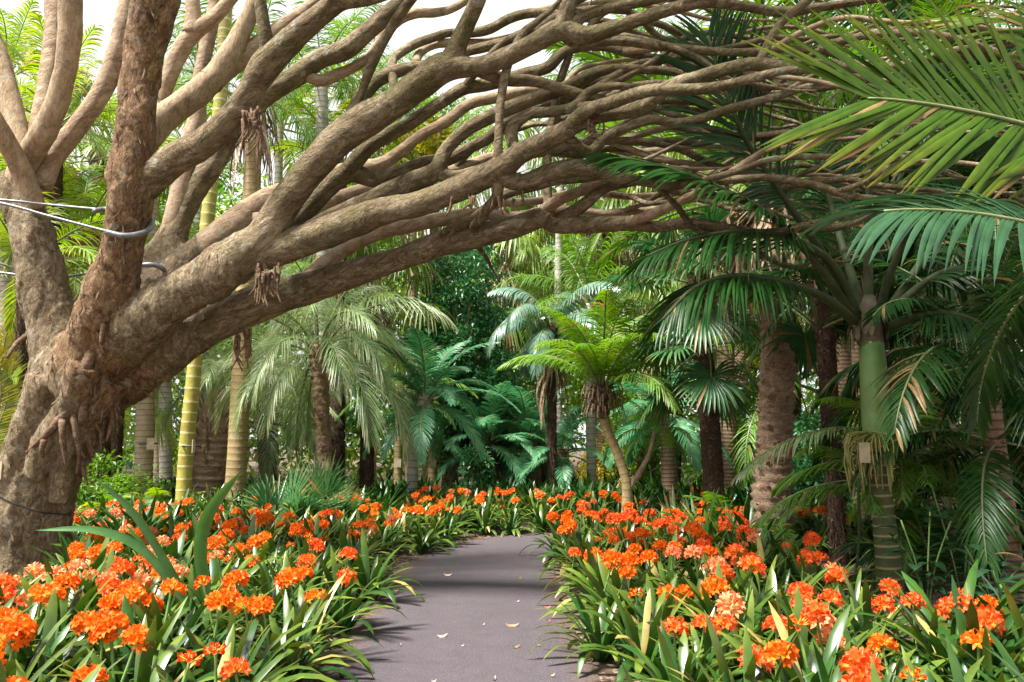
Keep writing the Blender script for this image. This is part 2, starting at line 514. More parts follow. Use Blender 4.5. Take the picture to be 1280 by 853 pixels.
def ground_mat():
    m, nt, ns, ls = new_mat('mulch_soil')
    out = N_(ns, 'ShaderNodeOutputMaterial')
    b = N_(ns, 'ShaderNodeBsdfPrincipled')
    tc = N_(ns, 'ShaderNodeTexCoord').outputs['Object']
    n1 = noise_n(ns, ls, 1.2, 5, 0.6, tc)
    vo = N_(ns, 'ShaderNodeTexVoronoi'); vo.inputs['Scale'].default_value = 26
    ls.new(tc, vo.inputs['Vector'])
    c1 = ramp(ns, ls, n1, [(0.35, (0.04, 0.025, 0.016)), (0.65, (0.09, 0.058, 0.037))])
    sp = N_(ns, 'ShaderNodeSeparateColor'); ls.new(vo.outputs['Color'], sp.inputs[0])
    c2 = ramp(ns, ls, sp.outputs[0], [(0.2, (0.035, 0.021, 0.014)), (0.6, (0.11, 0.07, 0.046)), (0.92, (0.32, 0.225, 0.155))])
    c = mixc(ns, ls, 0.65, c1, c2)
    ls.new(c, b.inputs['Base Color']); b.inputs['Roughness'].default_value = 0.9
    bump(ns, ls, sp.outputs[1], 0.8, 0.03, b)
    ls.new(b.outputs[0], out.inputs[0])
    return m


def asphalt_mat():
    m, nt, ns, ls = new_mat('asphalt')
    out = N_(ns, 'ShaderNodeOutputMaterial')
    b = N_(ns, 'ShaderNodeBsdfPrincipled')
    tc = N_(ns, 'ShaderNodeTexCoord').outputs['Object']
    n1 = noise_n(ns, ls, 0.55, 5, 0.65, tc, 0.5)
    n2 = noise_n(ns, ls, 75, 3, 0.8, tc)
    n3 = noise_n(ns, ls, 5.0, 5, 0.7, tc)
    c = ramp(ns, ls, n1, [(0.32, (0.036, 0.028, 0.036)), (0.68, (0.064, 0.051, 0.062))])
    c = mixc(ns, ls, 0.55, c, ramp(ns, ls, n2, [(0.3, (0.036, 0.028, 0.033)), (0.52, (0.075, 0.060, 0.071)), (0.72, (0.30, 0.265, 0.285))]))
    c = mixc(ns, ls, 0.3, c, ramp(ns, ls, n3, [(0.35, (0.038, 0.03, 0.037)), (0.65, (0.085, 0.068, 0.078))]))
    # small pale specks of dropped blossom
    vo = N_(ns, 'ShaderNodeTexVoronoi'); vo.inputs['Scale'].default_value = 5.0
    vo.inputs['Randomness'].default_value = 1.0
    ls.new(tc, vo.inputs['Vector'])
    sp = N_(ns, 'ShaderNodeSeparateColor'); ls.new(vo.outputs['Color'], sp.inputs[0])
    r1 = N_(ns, 'ShaderNodeMapRange'); ls.new(sp.outputs[0], r1.inputs[0])
    r1.inputs[1].default_value = .45; r1.inputs[2].default_value = 1; r1.inputs[3].default_value = 0.0; r1.inputs[4].default_value = 0.07
    lt = N_(ns, 'ShaderNodeMath', operation='LESS_THAN')
    ls.new(vo.outputs['Distance'], lt.inputs[0]); ls.new(r1.outputs[0], lt.inputs[1])
    c = mixc(ns, ls, lt.outputs[0], c, ramp(ns, ls, sp.outputs[1], [(0.3, (0.30, 0.20, 0.13)), (0.8, (0.52, 0.42, 0.32))]))
    # hairline cracks, then soil and litter gathered along the edges
    vc = N_(ns, 'ShaderNodeTexVoronoi', feature='DISTANCE_TO_EDGE'); vc.inputs['Scale'].default_value = .55
    nd = N_(ns, 'ShaderNodeTexNoise'); nd.inputs['Scale'].default_value = 2.5; nd.inputs['Detail'].default_value = 6
    ls.new(tc, nd.inputs['Vector'])
    vm = N_(ns, 'ShaderNodeMix'); vm.data_type = 'VECTOR'; vm.inputs[0].default_value = .35
    ls.new(tc, vm.inputs[4]); ls.new(nd.outputs[1], vm.inputs[5]); ls.new(vm.outputs[1], vc.inputs['Vector'])
    cr = N_(ns, 'ShaderNodeMapRange'); ls.new(vc.outputs[0], cr.inputs[0]); cr.inputs[2].default_value = .006; cr.inputs[3].default_value = .14; cr.inputs[4].default_value = 0
    c = mixc(ns, ls, cr.outputs[0], c, (.025, .02, .022))
    ed = N_(ns, 'ShaderNodeAttribute', attribute_name='var').outputs['Fac']
    ne = noise_n(ns, ls, 14, 6, .75, tc)
    ea = N_(ns, 'ShaderNodeMath', operation='MULTIPLY_ADD'); ls.new(ne, ea.inputs[0]); ea.inputs[1].default_value = .9; ls.new(ed, ea.inputs[2])
    em = N_(ns, 'ShaderNodeMapRange'); ls.new(ea.outputs[0], em.inputs[0]); em.inputs[1].default_value = 1.22; em.inputs[2].default_value = 1.42; em.inputs[4].default_value = .85
    c = mixc(ns, ls, em.outputs[0], c, ramp(ns, ls, n2, [(.3, (.04, .024, .015)), (.6, (.12, .075, .048)), (.75, (.26, .18, .12))]))
    ls.new(c, b.inputs['Base Color']); b.inputs['Roughness'].default_value = 0.8
    bump(ns, ls, n2, 0.5, 0.01, b)
    ls.new(b.outputs[0], out.inputs[0])
    return m


def build_ground():
    xs = np.r_[-220, -120, -60, -35, -22, np.arange(-15, 15.01, .3), 22, 35, 60, 120, 220]
    ys = np.r_[-120, -50, -20, -9, np.arange(-6, 26.01, .3), 32, 45, 70, 120, 240]
    V = []
    for y in ys:
        for x in xs:
            near = abs(x) < 16 and -7 < y < 27
            V.append((x, y, gz(x, y) if near else 0.06))
    n = len(xs)
    f = [(j * n + i, j * n + i + 1, (j + 1) * n + i + 1, (j + 1) * n + i) for j in range(len(ys) - 1) for i in range(n - 1)]
    mb = MB(); mb.add(V, f)
    tag(mb.build('ground', ground_mat()), kind='structure')
    P = PATHC
    T = nrm(np.gradient(P, axis=0))
    S = np.stack([T[:, 1], -T[:, 0], 0 * T[:, 0]], 1)
    V = []; UV = []
    for k in range(len(P)):
        for u in np.linspace(-1, 1, 7):
            e = 0.04 * noise.noise(Vector((k * .12, u * 9, 3)))
            q = P[k] + S[k] * (u * (PHW + e))
            V.append((q[0], q[1], 0.008 + 0.006 * (1 - u * u))); UV.append(abs(u))
    f = [(k * 7 + i, k * 7 + i + 1, k * 7 + i + 8, k * 7 + i + 7) for k in range(len(P) - 1) for i in range(6)]
    mb = MB(); mb.add(V, f, 0, UV)
    tag(mb.build('path', asphalt_mat()), kind='structure')


build_ground()

# ------------------------------------------------------------------ the great spreading tree
TREE_BASE = at(15, 760, 8.8); TREE_BASE[2] = gz(TREE_BASE[0], TREE_BASE[1]) - 0.02


def br(pts, step=None):
    """(px, py, depth, radius in px) rows -> world rows x, y, z, r"""
    W = np.array([np.r_[at(a, b, d), px2m(r * (.84 if r < 21 else .92), d)] for a, b, d, r in pts])
    S = spline(W, step=step or 0.06)
    S[:, 3] = np.maximum(S[:, 3], 0.006)
    return S


def rough_tube(mb, S, n=14, amp=0.10, freq=5.0, var=0.0, flare=0.0, seed=0.0, sag=1.0):
    P, r = S[:, :3].copy(), S[:, 3].copy()
    k = len(P)
    s = np.r_[0, np.cumsum(np.linalg.norm(np.diff(P, axis=0), axis=1))]
    for i in range(k):
        q = Vector((s[i] * 1.1 + seed * 7.1, seed * 3.3, 0.5))
        w = sag * 0.30 * r[i] * min(1, s[i] / .4)
        P[i] += np.array(noise.noise_vector(q)) * w
        r[i] *= 1 + 0.10 * noise.noise(Vector((s[i] * 2.2, seed * 9.7, 2.0)))
        # knots, swellings at old forks
        g = noise.noise(Vector((s[i] * 0.9 + 40, seed * 5.1, 7.0)))
        if g > 0.42:
            r[i] *= 1 + (g - .42) * 0.5
    if flare:
        r *= 1 + flare * np.exp(-s / (2.2 * r[0]))

    def rf(rr, a, P_, N, B):
        rr = rr.copy()
        for i in range(k):
            for j in range(n):
                p = P_[i] + rr[i, j] * (math.cos(a[j]) * N[i] + math.sin(a[j]) * B[i])
                rr[i, j] *= 1 + amp * noise.noise(Vector(p * freq)) + amp * .5 * noise.noise(Vector(p * freq * 3.1))
        return rr
    tube(mb, P, r, n, 0, var, rfun=rf)


T_ = [(-8, 800, 8.85, 110), (2, 750, 8.8, 82), (20, 700, 8.75, 62), (36, 625, 8.7, 56), (60, 560, 8.65, 54), (82, 515, 8.6, 60), (100, 470, 8.55, 62), (112, 435, 8.5, 52)]
L1 = [(95, 490, 8.5, 42), (75, 440, 8.5, 38), (57, 370, 8.45, 32), (44, 300, 8.4, 29), (27, 245, 8.4, 25), (16, 214, 8.4, 17)]
C_ = [(100, 480, 8.3, 46), (116, 435, 8.1, 38), (128, 395, 7.95, 33), (143, 345, 7.8, 29), (153, 300, 7.7, 29), (160, 250, 7.6, 30), (165, 205, 7.55, 32), (168, 160, 7.5, 28), (171, 120, 7.5, 27), (178, 80, 7.45, 26), (187, 35, 7.4, 26), (200, -35, 7.3, 25)]
B_ = [(110, 470, 8.9, 40), (150, 425, 9.05, 36), (178, 380, 9.1, 33), (200, 335, 9.15, 29), (213, 302, 9.2, 22), (219, 275, 9.2, 13)]
R1 = [(105, 455, 8.3, 50), (150, 425, 8.1, 40), (195, 392, 7.9, 34), (240, 360, 7.75, 33), (285, 330, 7.6, 31), (312, 310, 7.52, 22)]
R3 = [(100, 480, 8.55, 50), (150, 470, 8.5, 40), (195, 447, 8.4, 32), (240, 420, 8.3, 28), (296, 389, 8.2, 20)]
BL = [(165, 410, 9.0, 36), (205, 362, 9.05, 32), (245, 322, 9.1, 27), (286, 293, 9.1, 18)]


def build_trunk():
    mb = MB()
    for k, p in enumerate((T_, L1, C_, B_, R1, R3, BL)):
        rough_tube(mb, br(p, 0.08), 24, 0.07, 2.5, seed=k + 1, sag=0.5)
    # buttress folds running down from the crotch
    for k, p in enumerate(([(138, 472, 8.2, 28), (106, 515, 8.2, 24), (86, 570, 8.35, 18), (72, 630, 8.4, 14)], [(62, 470, 8.2, 26), (40, 530, 8.3, 22), (15, 600, 8.4, 18)],
                           [(110, 455, 7.95, 24), (92, 500, 8.05, 22), (60, 545, 8.2, 20), (40, 600, 8.3, 14)])):
        rough_tube(mb, br(p, 0.06), 14, 0.12, 4, seed=k + 20)
    me = mb.mesh('tmp', [], (0, 0, 0))
    o = bpy.data.objects.new('tmp', me); COL.objects.link(o)
    md = o.modifiers.new('r', 'REMESH'); md.mode = 'VOXEL'; md.voxel_size = 0.021; md.adaptivity = 0
    ms = o.modifiers.new('s', 'SMOOTH'); ms.factor = 0.5; ms.iterations = 5
    dg = bpy.context.evaluated_depsgraph_get()
    ev = o.evaluated_get(dg).to_mesh()
    nv = len(ev.vertices)
    V = np.empty(nv * 3); ev.vertices.foreach_get('co', V); V = V.reshape(-1, 3)
    NN = np.empty(nv * 3); ev.vertices.foreach_get('normal', NN); NN = NN.reshape(-1, 3)
    f = [tuple(p.vertices) for p in ev.polygons]
    o.evaluated_get(dg).to_mesh_clear()
    bpy.data.objects.remove(o)
    bpy.data.meshes.remove(me)
    D = np.empty(nv)
    for i in range(nv):
        p = Vector(V[i])
        q = Vector((V[i][0] * 1.0, V[i][1] * 1.0, V[i][2] * 0.45))   # bark plates longer than wide
        a = noise.noise(q * 9) * 0.014 + noise.noise(p * 30) * 0.005
        fl = noise.noise(q * 6 + Vector((9, 3, 1)))
        if fl > 0.12:
            a += 0.014                                              # lifted plates with a step at their rim
        D[i] = a
    V = V + NN * D[:, None]
    CS = br(C_[1:], 0.05)
    CS2 = br([(150, 500, 8.3, 40), (120, 450, 8.1, 40)] , .05)
    ref = np.vstack([CS, CS2])
    dist = np.full(nv, 9.0)
    for p in ref:
        dist = np.minimum(dist, np.linalg.norm(V - p[:3], axis=1) / (p[3] * 1.25))
    var = np.clip((1.25 - dist) / 0.35, 0, 1)
    return V, f, NN, var


tree = empty('spreading_tree', TREE_BASE, 'huge old tree with flaking brown bark whose bare crooked limbs arch over the path', 'tree')
TV, TF, TN, TVAR = build_trunk()
mb = MB(); mb.add(TV, TF, 0, TVAR)
mb.build('trunk', M['bark'], tree)
TBVH = BVHTree.FromPolygons([Vector(v) for v in TV], TF)

# limbs: name -> (points, list of branches that leave it)
LIMBS = [
    # left limb's forks
    ('limb', 'b', [(20, 262, 8.4, 20), (28, 212, 8.35, 20), (55, 165, 8.2, 18), (74, 120, 8.1, 17.5), (86, 62, 8.0, 18), (88, 0, 7.9, 18), (86, -40, 7.8, 17)], [
        ('p', [(42, 190, 8.5, 12), (51, 150, 8.6, 14), (60, 100, 8.7, 14), (67, 45, 8.8, 14), (69, -30, 8.9, 13)])]),
    ('limb', 'p', [(50, 235, 8.5, 17), (66, 197, 8.5, 16), (92, 165, 8.5, 15.5), (120, 127, 8.5, 15), (138, 90, 8.5, 15), (152, 40, 8.5, 14), (164, -20, 8.5, 14)], []),
    ('limb', 'b', [(30, 240, 8.4, 20), (26, 190, 8.5, 18), (10, 125, 8.6, 18), (-8, 65, 8.7, 18), (-30, 0, 8.8, 17)], []),
    ('limb', 'b', [(44, 262, 8.35, 16), (26, 212, 8.2, 17), (8, 178, 8.0, 16), (-15, 140, 7.8, 16), (-45, 90, 7.6, 16)], []),
    ('limb', 'b', [(178, 232, 7.6, 24), (215, 202, 7.5, 23), (250, 182, 7.4, 21), (285, 152, 7.3, 20), (310, 119, 7.2, 20), (330, 85, 7.1, 21), (356, 57, 7.0, 20), (390, 27, 6.9, 18), (425, 2, 6.8, 16), (462, 0, 6.7, 9), (500, -12, 6.6, 8)], [
        ('b', [(332, 78, 7.05, 10), (333, 50, 7.0, 11), (328, 20, 6.95, 10), (321, -30, 6.9, 10)]),
        ('b', [(395, 25, 6.9, 13), (412, 5, 6.8, 12), (430, -25, 6.7, 11)])]),
    ('limb', 'b', [(180, 175, 8.0, 22), (200, 152, 8.05, 21), (228, 131, 8.1, 20), (255, 110, 8.1, 20), (283, 77, 8.1, 18), (301, 42, 8.1, 15), (318, 5, 8.1, 14), (325, -30, 8.1, 13)], [
        ('p', [(262, 100, 8.1, 16), (292, 78, 8.2, 16), (322, 58, 8.2, 15), (350, 37, 8.2, 14), (382, 14, 8.2, 12), (420, -20, 8.2, 12)])]),
    ('limb', 'p', [(196, 160, 8.4, 14), (203, 118, 8.4, 14), (217, 82, 8.4, 14), (238, 46, 8.4, 14), (268, 22, 8.4, 11), (300, -15, 8.4, 10)], [
        ('p', [(240, 42, 8.4, 12), (242, 15, 8.4, 11), (237, -25, 8.4, 11)])]),
    # back stem
    ('limb', 'b', [(208, 330, 9.2, 20), (216, 305, 9.2, 20), (225, 278, 9.2, 17), (243, 240, 9.25, 17), (266, 205, 9.3, 17), (297, 155, 9.3, 17), (333, 118, 9.3, 17), (370, 96, 9.3, 16), (395, 77, 9.3, 16), (431, 63, 9.25, 15), (452, 46, 9.2, 14), (478, 23, 9.2, 14), (507, -3, 9.2, 12), (535, -35, 9.2, 11)], [
        ('p', [(385, 106, 9.3, 8), (405, 100, 9.35, 9), (425, 92, 9.4, 9), (450, 80, 9.4, 8), (468, 64, 9.4, 8), (484, 38, 9.4, 9), (505, 21, 9.4, 9), (528, 16, 9.4, 8), (552, 16, 9.4, 7), (580, 3, 9.4, 6), (605, -20, 9.4, 6)])]),
    ('limb', 'p', [(206, 318, 9.2, 14), (216, 285, 9.2, 16), (222, 262, 9.2, 17), (228, 225, 9.2, 16), (233, 190, 9.25, 15), (246, 150, 9.3, 14), (250, 100, 9.3, 12), (262, 40, 9.3, 11), (275, -30, 9.3, 10)], []),
    ('limb', 'p', [(255, 315, 9.1, 25), (280, 297, 9.1, 26), (310, 270, 9.15, 22), (345, 246, 9.2, 19), (385, 235, 9.3, 16), (430, 215, 9.4, 14), (475, 206, 9.5, 10), (500, 190, 9.5, 9), (525, 170, 9.5, 9), (558, 152, 9.5, 9), (587, 130, 9.5, 9), (620, 122, 9.5, 9), (655, 115, 9.6, 9), (690, 112, 9.7, 8), (740, 102, 9.8, 7), (800, 98, 9.9, 6)], []),
    # front limb rising to the right
    ('limb', 'b', [(270, 340, 7.65, 29), (296, 322, 7.55, 30), (325, 302, 7.45, 27), (343, 275, 7.4, 24), (358, 250, 7.35, 22), (387, 213, 7.25, 22), (420, 177, 7.15, 23), (450, 155, 7.1, 24), (490, 132, 7.0, 21), (525, 106, 6.9, 21), (556, 84, 6.8, 22), (590, 84, 6.75, 15), (622, 76, 6.7, 14), (665, 56, 6.6, 14), (700, 38, 6.55, 17), (735, 44, 6.5, 13), (784, 29, 6.4, 11), (830, 14, 6.3, 10), (880, 3, 6.2, 9), (930, 8, 6.2, 8), (975, 15, 6.2, 8), (1020, 10, 6.2, 7), (1090, 0, 6.2, 6)], [
        ('b', [(558, 92, 6.8, 17), (568, 66, 6.75, 14), (578, 42, 6.7, 13), (596, 5, 6.6, 13), (612, -35, 6.5, 12)]),
        ('b', [(700, 40, 6.55, 12), (708, 15, 6.5, 11), (722, -25, 6.4, 11)]),
        ('b', [(712, 36, 6.55, 9), (735, 18, 6.5, 8), (772, 8, 6.45, 8), (815, 0, 6.4, 8), (860, -15, 6.4, 7)]),
        ('b', [(700, 48, 6.6, 10), (730, 55, 6.7, 9), (765, 50, 6.7, 8), (808, 56, 6.7, 7), (860, 62, 6.7, 7), (920, 66, 6.7, 6), (1000, 60, 6.7, 5)]),
        ('b', [(440, 158, 7.15, 14), (447, 132, 7.2, 13), (460, 112, 7.25, 12), (480, 95, 7.3, 11), (503, 87, 7.3, 10), (530, 82, 7.35, 8), (570, 68, 7.4, 8), (620, 56, 7.4, 8), (662, 42, 7.4, 8), (690, 24, 7.4, 8), (740, 12, 7.4, 7), (800, 14, 7.4, 6)]),
        ('b', [(443, 150, 7.1, 4), (452, 117, 7.05, 6), (462, 88, 7.0, 8), (474, 62, 6.95, 8), (488, 38, 6.9, 7), (501, 17, 6.85, 8), (525, -15, 6.8, 8)]),
        ('b', [(486, 90, 7.3, 7), (497, 70, 7.5, 7), (520, 55, 7.6, 7), (546, 46, 7.7, 7), (570, 40, 7.8, 7), (602, 42, 7.8, 8), (625, 28, 7.8, 8), (668, 16, 7.8, 8), (697, 20, 7.8, 7), (745, 25, 7.8, 6)]),
        ('p', [(520, 80, 7.5, 6), (524, 67, 7.7, 7), (540, 57, 7.8, 7), (560, 54, 7.8, 7), (600, 54, 7.9, 7), (645, 46, 7.9, 7), (685, 25, 7.9, 7), (720, 18, 7.9, 6)])]),
    # second front limb, the long one across the picture
    ('limb', 'b', [(300, 320, 7.6, 28), (335, 315, 7.5, 25), (370, 305, 7.45, 24), (410, 290, 7.35, 23), (450, 274, 7.25, 21), (488, 262, 7.15, 20), (515, 258, 7.1, 19), (555, 244, 7.0, 19), (597, 225, 6.9, 19), (628, 208, 6.8, 18), (650, 192, 6.75, 16), (690, 172, 6.65, 15), (736, 148, 6.5, 13), (770, 140, 6.45, 13), (800, 134, 6.35, 12), (838, 108, 6.25, 11), (875, 96, 6.15, 11), (920, 83, 6.05, 10), (950, 80, 6.0, 10), (985, 84, 5.95, 9), (1030, 80, 5.9, 8), (1075, 86, 5.85, 8), (1130, 82, 5.8, 7)], [
        ('b', [(948, 80, 6.0, 7), (957, 62, 6.0, 7), (968, 40, 6.0, 6.5), (985, 20, 6.0, 7), (1005, 5, 6.0, 7), (1035, -20, 6.0, 6)]),
        ('b', [(622, 208, 6.75, 8), (623, 185, 6.75, 7), (624, 160, 6.75, 7), (627, 120, 6.75, 7), (634, 86, 6.75, 7), (642, 60, 6.8, 6)]),
        ('b', [(632, 225, 6.85, 9), (622, 243, 6.9, 8), (608, 262, 7.1, 7.5), (597, 288, 7.4, 8)]),
        ('b', [(628, 232, 6.85, 13), (650, 229, 6.85, 13), (690, 216, 6.8, 13.5), (718, 211, 6.75, 13), (745, 213, 6.7, 12), (770, 222, 6.7, 10), (800, 226, 6.65, 8), (840, 232, 6.6, 7), (900, 226, 6.6, 7), (950, 222, 6.6, 6), (990, 226, 6.6, 6)]),
        ('b', [(722, 208, 6.75, 8), (733, 192, 6.75, 8), (750, 176, 6.75, 8), (775, 164, 6.75, 8), (808, 150, 6.75, 8), (835, 154, 6.75, 7), (870, 150, 6.75, 7), (910, 137, 6.75, 7), (965, 122, 6.8, 6)]),
        ('b', [(648, 195, 6.8, 9), (640, 175, 6.9, 9), (643, 155, 7.0, 9), (660, 143, 7.0, 8), (690, 140, 7.0, 8), (727, 130, 7.0, 8), (738, 114, 7.0, 7), (760, 108, 7.0, 6), (800, 110, 7.0, 6), (850, 118, 7.1, 5)])]),
    ('limb', 'b', [(340, 308, 7.8, 20), (377, 294, 7.75, 16), (417, 273, 7.7, 16), (464, 252, 7.6, 16), (511, 230, 7.5, 16), (545, 214, 7.4, 15), (556, 190, 7.4, 11), (580, 165, 7.35, 11), (610, 147, 7.3, 11), (655, 128, 7.25, 11), (702, 112, 7.2, 10), (733, 97, 7.15, 10), (760, 87, 7.1, 8), (800, 87, 7.1, 7), (850, 92, 7.1, 6), (900, 110, 7.1, 6)], [
        ('b', [(548, 216, 7.4, 11), (570, 221, 7.4, 9), (610, 210, 7.4, 9), (650, 196, 7.4, 8), (700, 185, 7.4, 8), (760, 176, 7.4, 7), (830, 180, 7.4, 6)])]),
    ('limb', 'b', [(350, 296, 7.75, 15), (382, 265, 7.75, 16), (410, 234, 7.7, 16), (438, 216, 7.65, 15), (468, 224, 7.65, 12), (500, 216, 7.65, 11), (535, 203, 7.7, 11), (560, 200, 7.7, 10), (585, 186, 7.7, 9), (610, 173, 7.7, 9), (635, 152, 7.7, 8), (668, 136, 7.7, 8), (700, 128, 7.7, 8), (740, 127, 7.7, 7), (800, 126, 7.7, 6), (880, 128, 7.7, 5)], [
        ('b', [(434, 222, 7.6, 12), (447, 198, 7.55, 12), (466, 179, 7.5, 12), (490, 166, 7.5, 11), (515, 152, 7.5, 11), (547, 131, 7.45, 10), (580, 111, 7.4, 10), (615, 105, 7.4, 10), (645, 96, 7.4, 10), (690, 82, 7.4, 9), (708, 64, 7.4, 8), (750, 58, 7.4, 7), (800, 70, 7.4, 6), (860, 74, 7.4, 5)])]),
    # lowest limb
    ('limb', 'b', [(255, 412, 8.25, 25), (285, 396, 8.2, 27), (320, 378, 8.15, 25), (365, 366, 8.1, 23), (410, 352, 8.0, 21), (455, 338, 7.9, 20), (500, 324, 7.8, 19), (550, 306, 7.7, 18.5), (600, 294, 7.6, 16.5), (645, 284, 7.5, 16), (678, 272, 7.4, 16), (695, 280, 7.4, 15), (737, 282, 7.3, 14), (784, 280, 7.2, 11), (822, 284, 7.1, 9), (855, 279, 7.0, 9), (890, 283, 6.95, 9), (925, 289, 6.9, 8), (960, 292, 6.9, 7), (1010, 284, 6.9, 6)], [
        ('b', [(690, 280, 7.4, 10), (712, 268, 7.35, 10), (730, 256, 7.3, 10), (745, 240, 7.3, 9), (770, 232, 7.3, 8), (810, 226, 7.3, 7), (850, 240, 7.3, 6), (920, 246, 7.3, 6), (980, 242, 7.3, 6)]),
        ('b', [(686, 275, 7.4, 8), (685, 255, 7.4, 7), (684, 228, 7.4, 7), (684, 200, 7.4, 7), (690, 150, 7.5, 6)])]),
    ('limb', 'p', [(310, 395, 8.6, 18), (360, 375, 8.8, 15), (400, 335, 9.0, 13), (450, 300, 9.0, 12), (500, 285, 9.0, 11), (560, 273, 9.0, 11), (600, 268, 9.0, 10), (640, 271, 9.0, 9), (665, 268, 9.0, 8), (700, 262, 9.0, 7), (760, 268, 9.0, 6)], [
        ('p', [(612, 268, 9.0, 7), (628, 252, 9.0, 6), (655, 254, 9.0, 6), (690, 247, 9.0, 6), (735, 240, 9.0, 6), (790, 246, 9.0, 5), (860, 240, 9.0, 5)])]),
    ('limb', 'p', [(320, 280, 8.8, 18), (370, 270, 8.8, 13), (420, 248, 8.8, 10), (465, 234, 8.8, 9), (520, 222, 8.8, 9), (570, 212, 8.8, 8), (620, 196, 8.8, 8), (680, 190, 8.8, 7), (740, 182, 8.8, 7), (800, 190, 8.8, 6)], []),
]
lm = {'b': M['bark_limb'], 'p': M['limb_pale']}
sd = 50
frs = random.Random(5)


def tail(S):
    """let a limb that would stop short wander on and thin out"""
    p, r = S[-1, :3].copy(), S[-1, 3]
    q = cam_px(p)
    if not (-20 < q[0] < 1290 and -20 < q[1] < 870) or r < .014: return S
    d = nrm(S[-1, :3] - S[-4, :3]); rows = []
    n = 6
    for k in range(n):
        d = nrm(d + np.array([frs.uniform(-.1, .25), frs.uniform(-.3, .3), frs.uniform(-.28, .34)]))
        p = p + d * .22; rows.append(np.r_[p, r * (1 - (k + 1) / n) + .006])
    return np.vstack([S, spline(np.vstack([S[-2:-1], rows]), step=.05)[1:]])


def cam_px(p):
    v = np.asarray(p) - CAM
    z = v[1] * math.cos(TH) + v[2] * math.sin(TH); y = -v[1] * math.sin(TH) + v[2] * math.cos(TH)
    return 640 + F * v[0] / z, 426.5 - F * y / z


GROW = []
for nm, kind, pts, subs in LIMBS:
    mb = MB(); sd += 1
    S = tail(br(pts, 0.05))
    big = pts[0][3] > 14
    rough_tube(mb, S, 16 if big else 9, 0.075 if big else 0.06, 6.0, var=0.0, seed=sd, sag=0.22 if pts[0][3] > 11 else 0.6)
    lo = mb.build(nm, M['stem_plain'] if pts[-1][0] < 330 and kind == 'b' else lm[kind], tree)
    if pts[-1][0] > 600: GROW.append((S, lo, kind))
    for sk, sp in subs:
        mb = MB(); sd += 1
        Sb = br(sp, 0.05)
        q = S[np.argmin(np.linalg.norm(S[:, :3] - Sb[0, :3], axis=1))]
        if np.linalg.norm(q[:3] - Sb[0, :3]) < .6:                  # root it in the limb it leaves
            Sb = spline(np.vstack([np.r_[q[:3], Sb[0, 3]], Sb[3::4]]), step=.05)
        Sb = tail(Sb)
        rough_tube(mb, Sb, 11, 0.06, 7.0, flare=0.28, seed=sd, sag=0.4)
        mb.build('branch', lm[sk], lo, tree.location)
        if sp[-1][0] > 640: GROW.append((Sb, lo, sk))
# thinner side branches forking off the limbs and tangling to the right
for k in range(74):
    S, lo, kind = frs.choice(GROW)
    i = int(len(S) * frs.uniform(.28, .86)); i = min(max(i, 3), len(S) - 4)
    d = nrm(S[i + 2, :3] - S[i - 2, :3]); p = S[i, :3].copy(); r = min(S[i, 3] * frs.uniform(.5, .8), .055)
    if r < .014: continue
    d = nrm(d + np.array([0, frs.uniform(-.9, .9), frs.uniform(-.6, .75)]))
    rows = [np.r_[p, r]]
    n = frs.randint(7, 14)
    for q in range(n):
        p = p + d * frs.uniform(.20, .34)
        rows.append(np.r_[p, r * (1 - (q + 1) / n) ** .7 + .007])
        d = nrm(d + np.array([.22, frs.uniform(-.32, .32), frs.uniform(-.42, .36) + (.05 if p[2] < 3.3 else 0)]))
    if cam_px(rows[-1][:3])[1] > 300: continue
    mb = MB(); rough_tube(mb, spline(np.array(rows), step=.05), 8, .07, 8.0, flare=.25, seed=k + 400, sag=.5)
    mb.build('branch', lm['p' if frs.random() < .25 else 'b'], lo, tree.location)

# loose bark plates lifting off the trunk and the centre stem
mb = MB()
fr = random.Random(3)
cand = [i for i in range(len(TV)) if TN[i][1] < 0.55 and (TVAR[i] > 0.4 or (TV[i][2] < 3.2 and fr.random() < .3))]
for i in fr.sample(cand, 330):
    p, n = TV[i], nrm(TN[i])
    down = np.array([fr.uniform(-.5, .5), 0, -1.0]); down = nrm(down - n * np.dot(down, n))
    W = nrm(np.cross(down, n))
    l = fr.uniform(.03, .11) * (1.4 if TVAR[i] > .5 else 1); w = fr.uniform(.006, .022)
    u = np.linspace(0, 1, 5)
    P = p + n * .004 + np.outer(u * l, down) + np.outer((u ** 2) * l * fr.uniform(.15, .7), n) + np.outer(u ** 2 * l * fr.uniform(-.35, .35), W)
    strip(mb, P, W, w * np.array([.7, 1, .9, .7, .2]), 0.25, 0, fr.random())
tag(mb.build('loose_bark', M['flake'], tree), kind='stuff')

# stubby aerial roots hanging over the crotch
mb = MB()
AR = [[(128, 405, 8.1, 12), (116, 440, 7.85, 11), (102, 472, 7.85, 10), (84, 494, 7.92, 8), (66, 506, 8.0, 3)], [(122, 470, 8.3, 12), (100, 497, 8.0, 10), (78, 520, 7.98, 9), (56, 545, 8.05, 7), (33, 566, 8.15, 2.5)],
      [(80, 512, 8.1, 8), (78, 530, 7.95, 7), (79, 552, 7.95, 6), (83, 583, 8, 2)], [(90, 506, 8.1, 8), (93, 525, 7.97, 7), (97, 550, 8.0, 6), (99, 575, 8.05, 2)], [(106, 500, 7.95, 8), (103, 520, 7.95, 8), (100, 532, 8, 4)],
      [(56, 550, 7.95, 6), (52, 562, 7.95, 5), (54, 572, 8, 3)], [(62, 455, 8.0, 6), (66, 470, 8.0, 5), (70, 478, 8.0, 3)], [(130, 405, 7.7, 6), (128, 420, 7.7, 5), (126, 430, 7.7, 3)],
      [(36, 418, 8.3, 6), (22, 428, 8.2, 5), (12, 442, 8.1, 4), (9, 448, 8.1, 3)]]
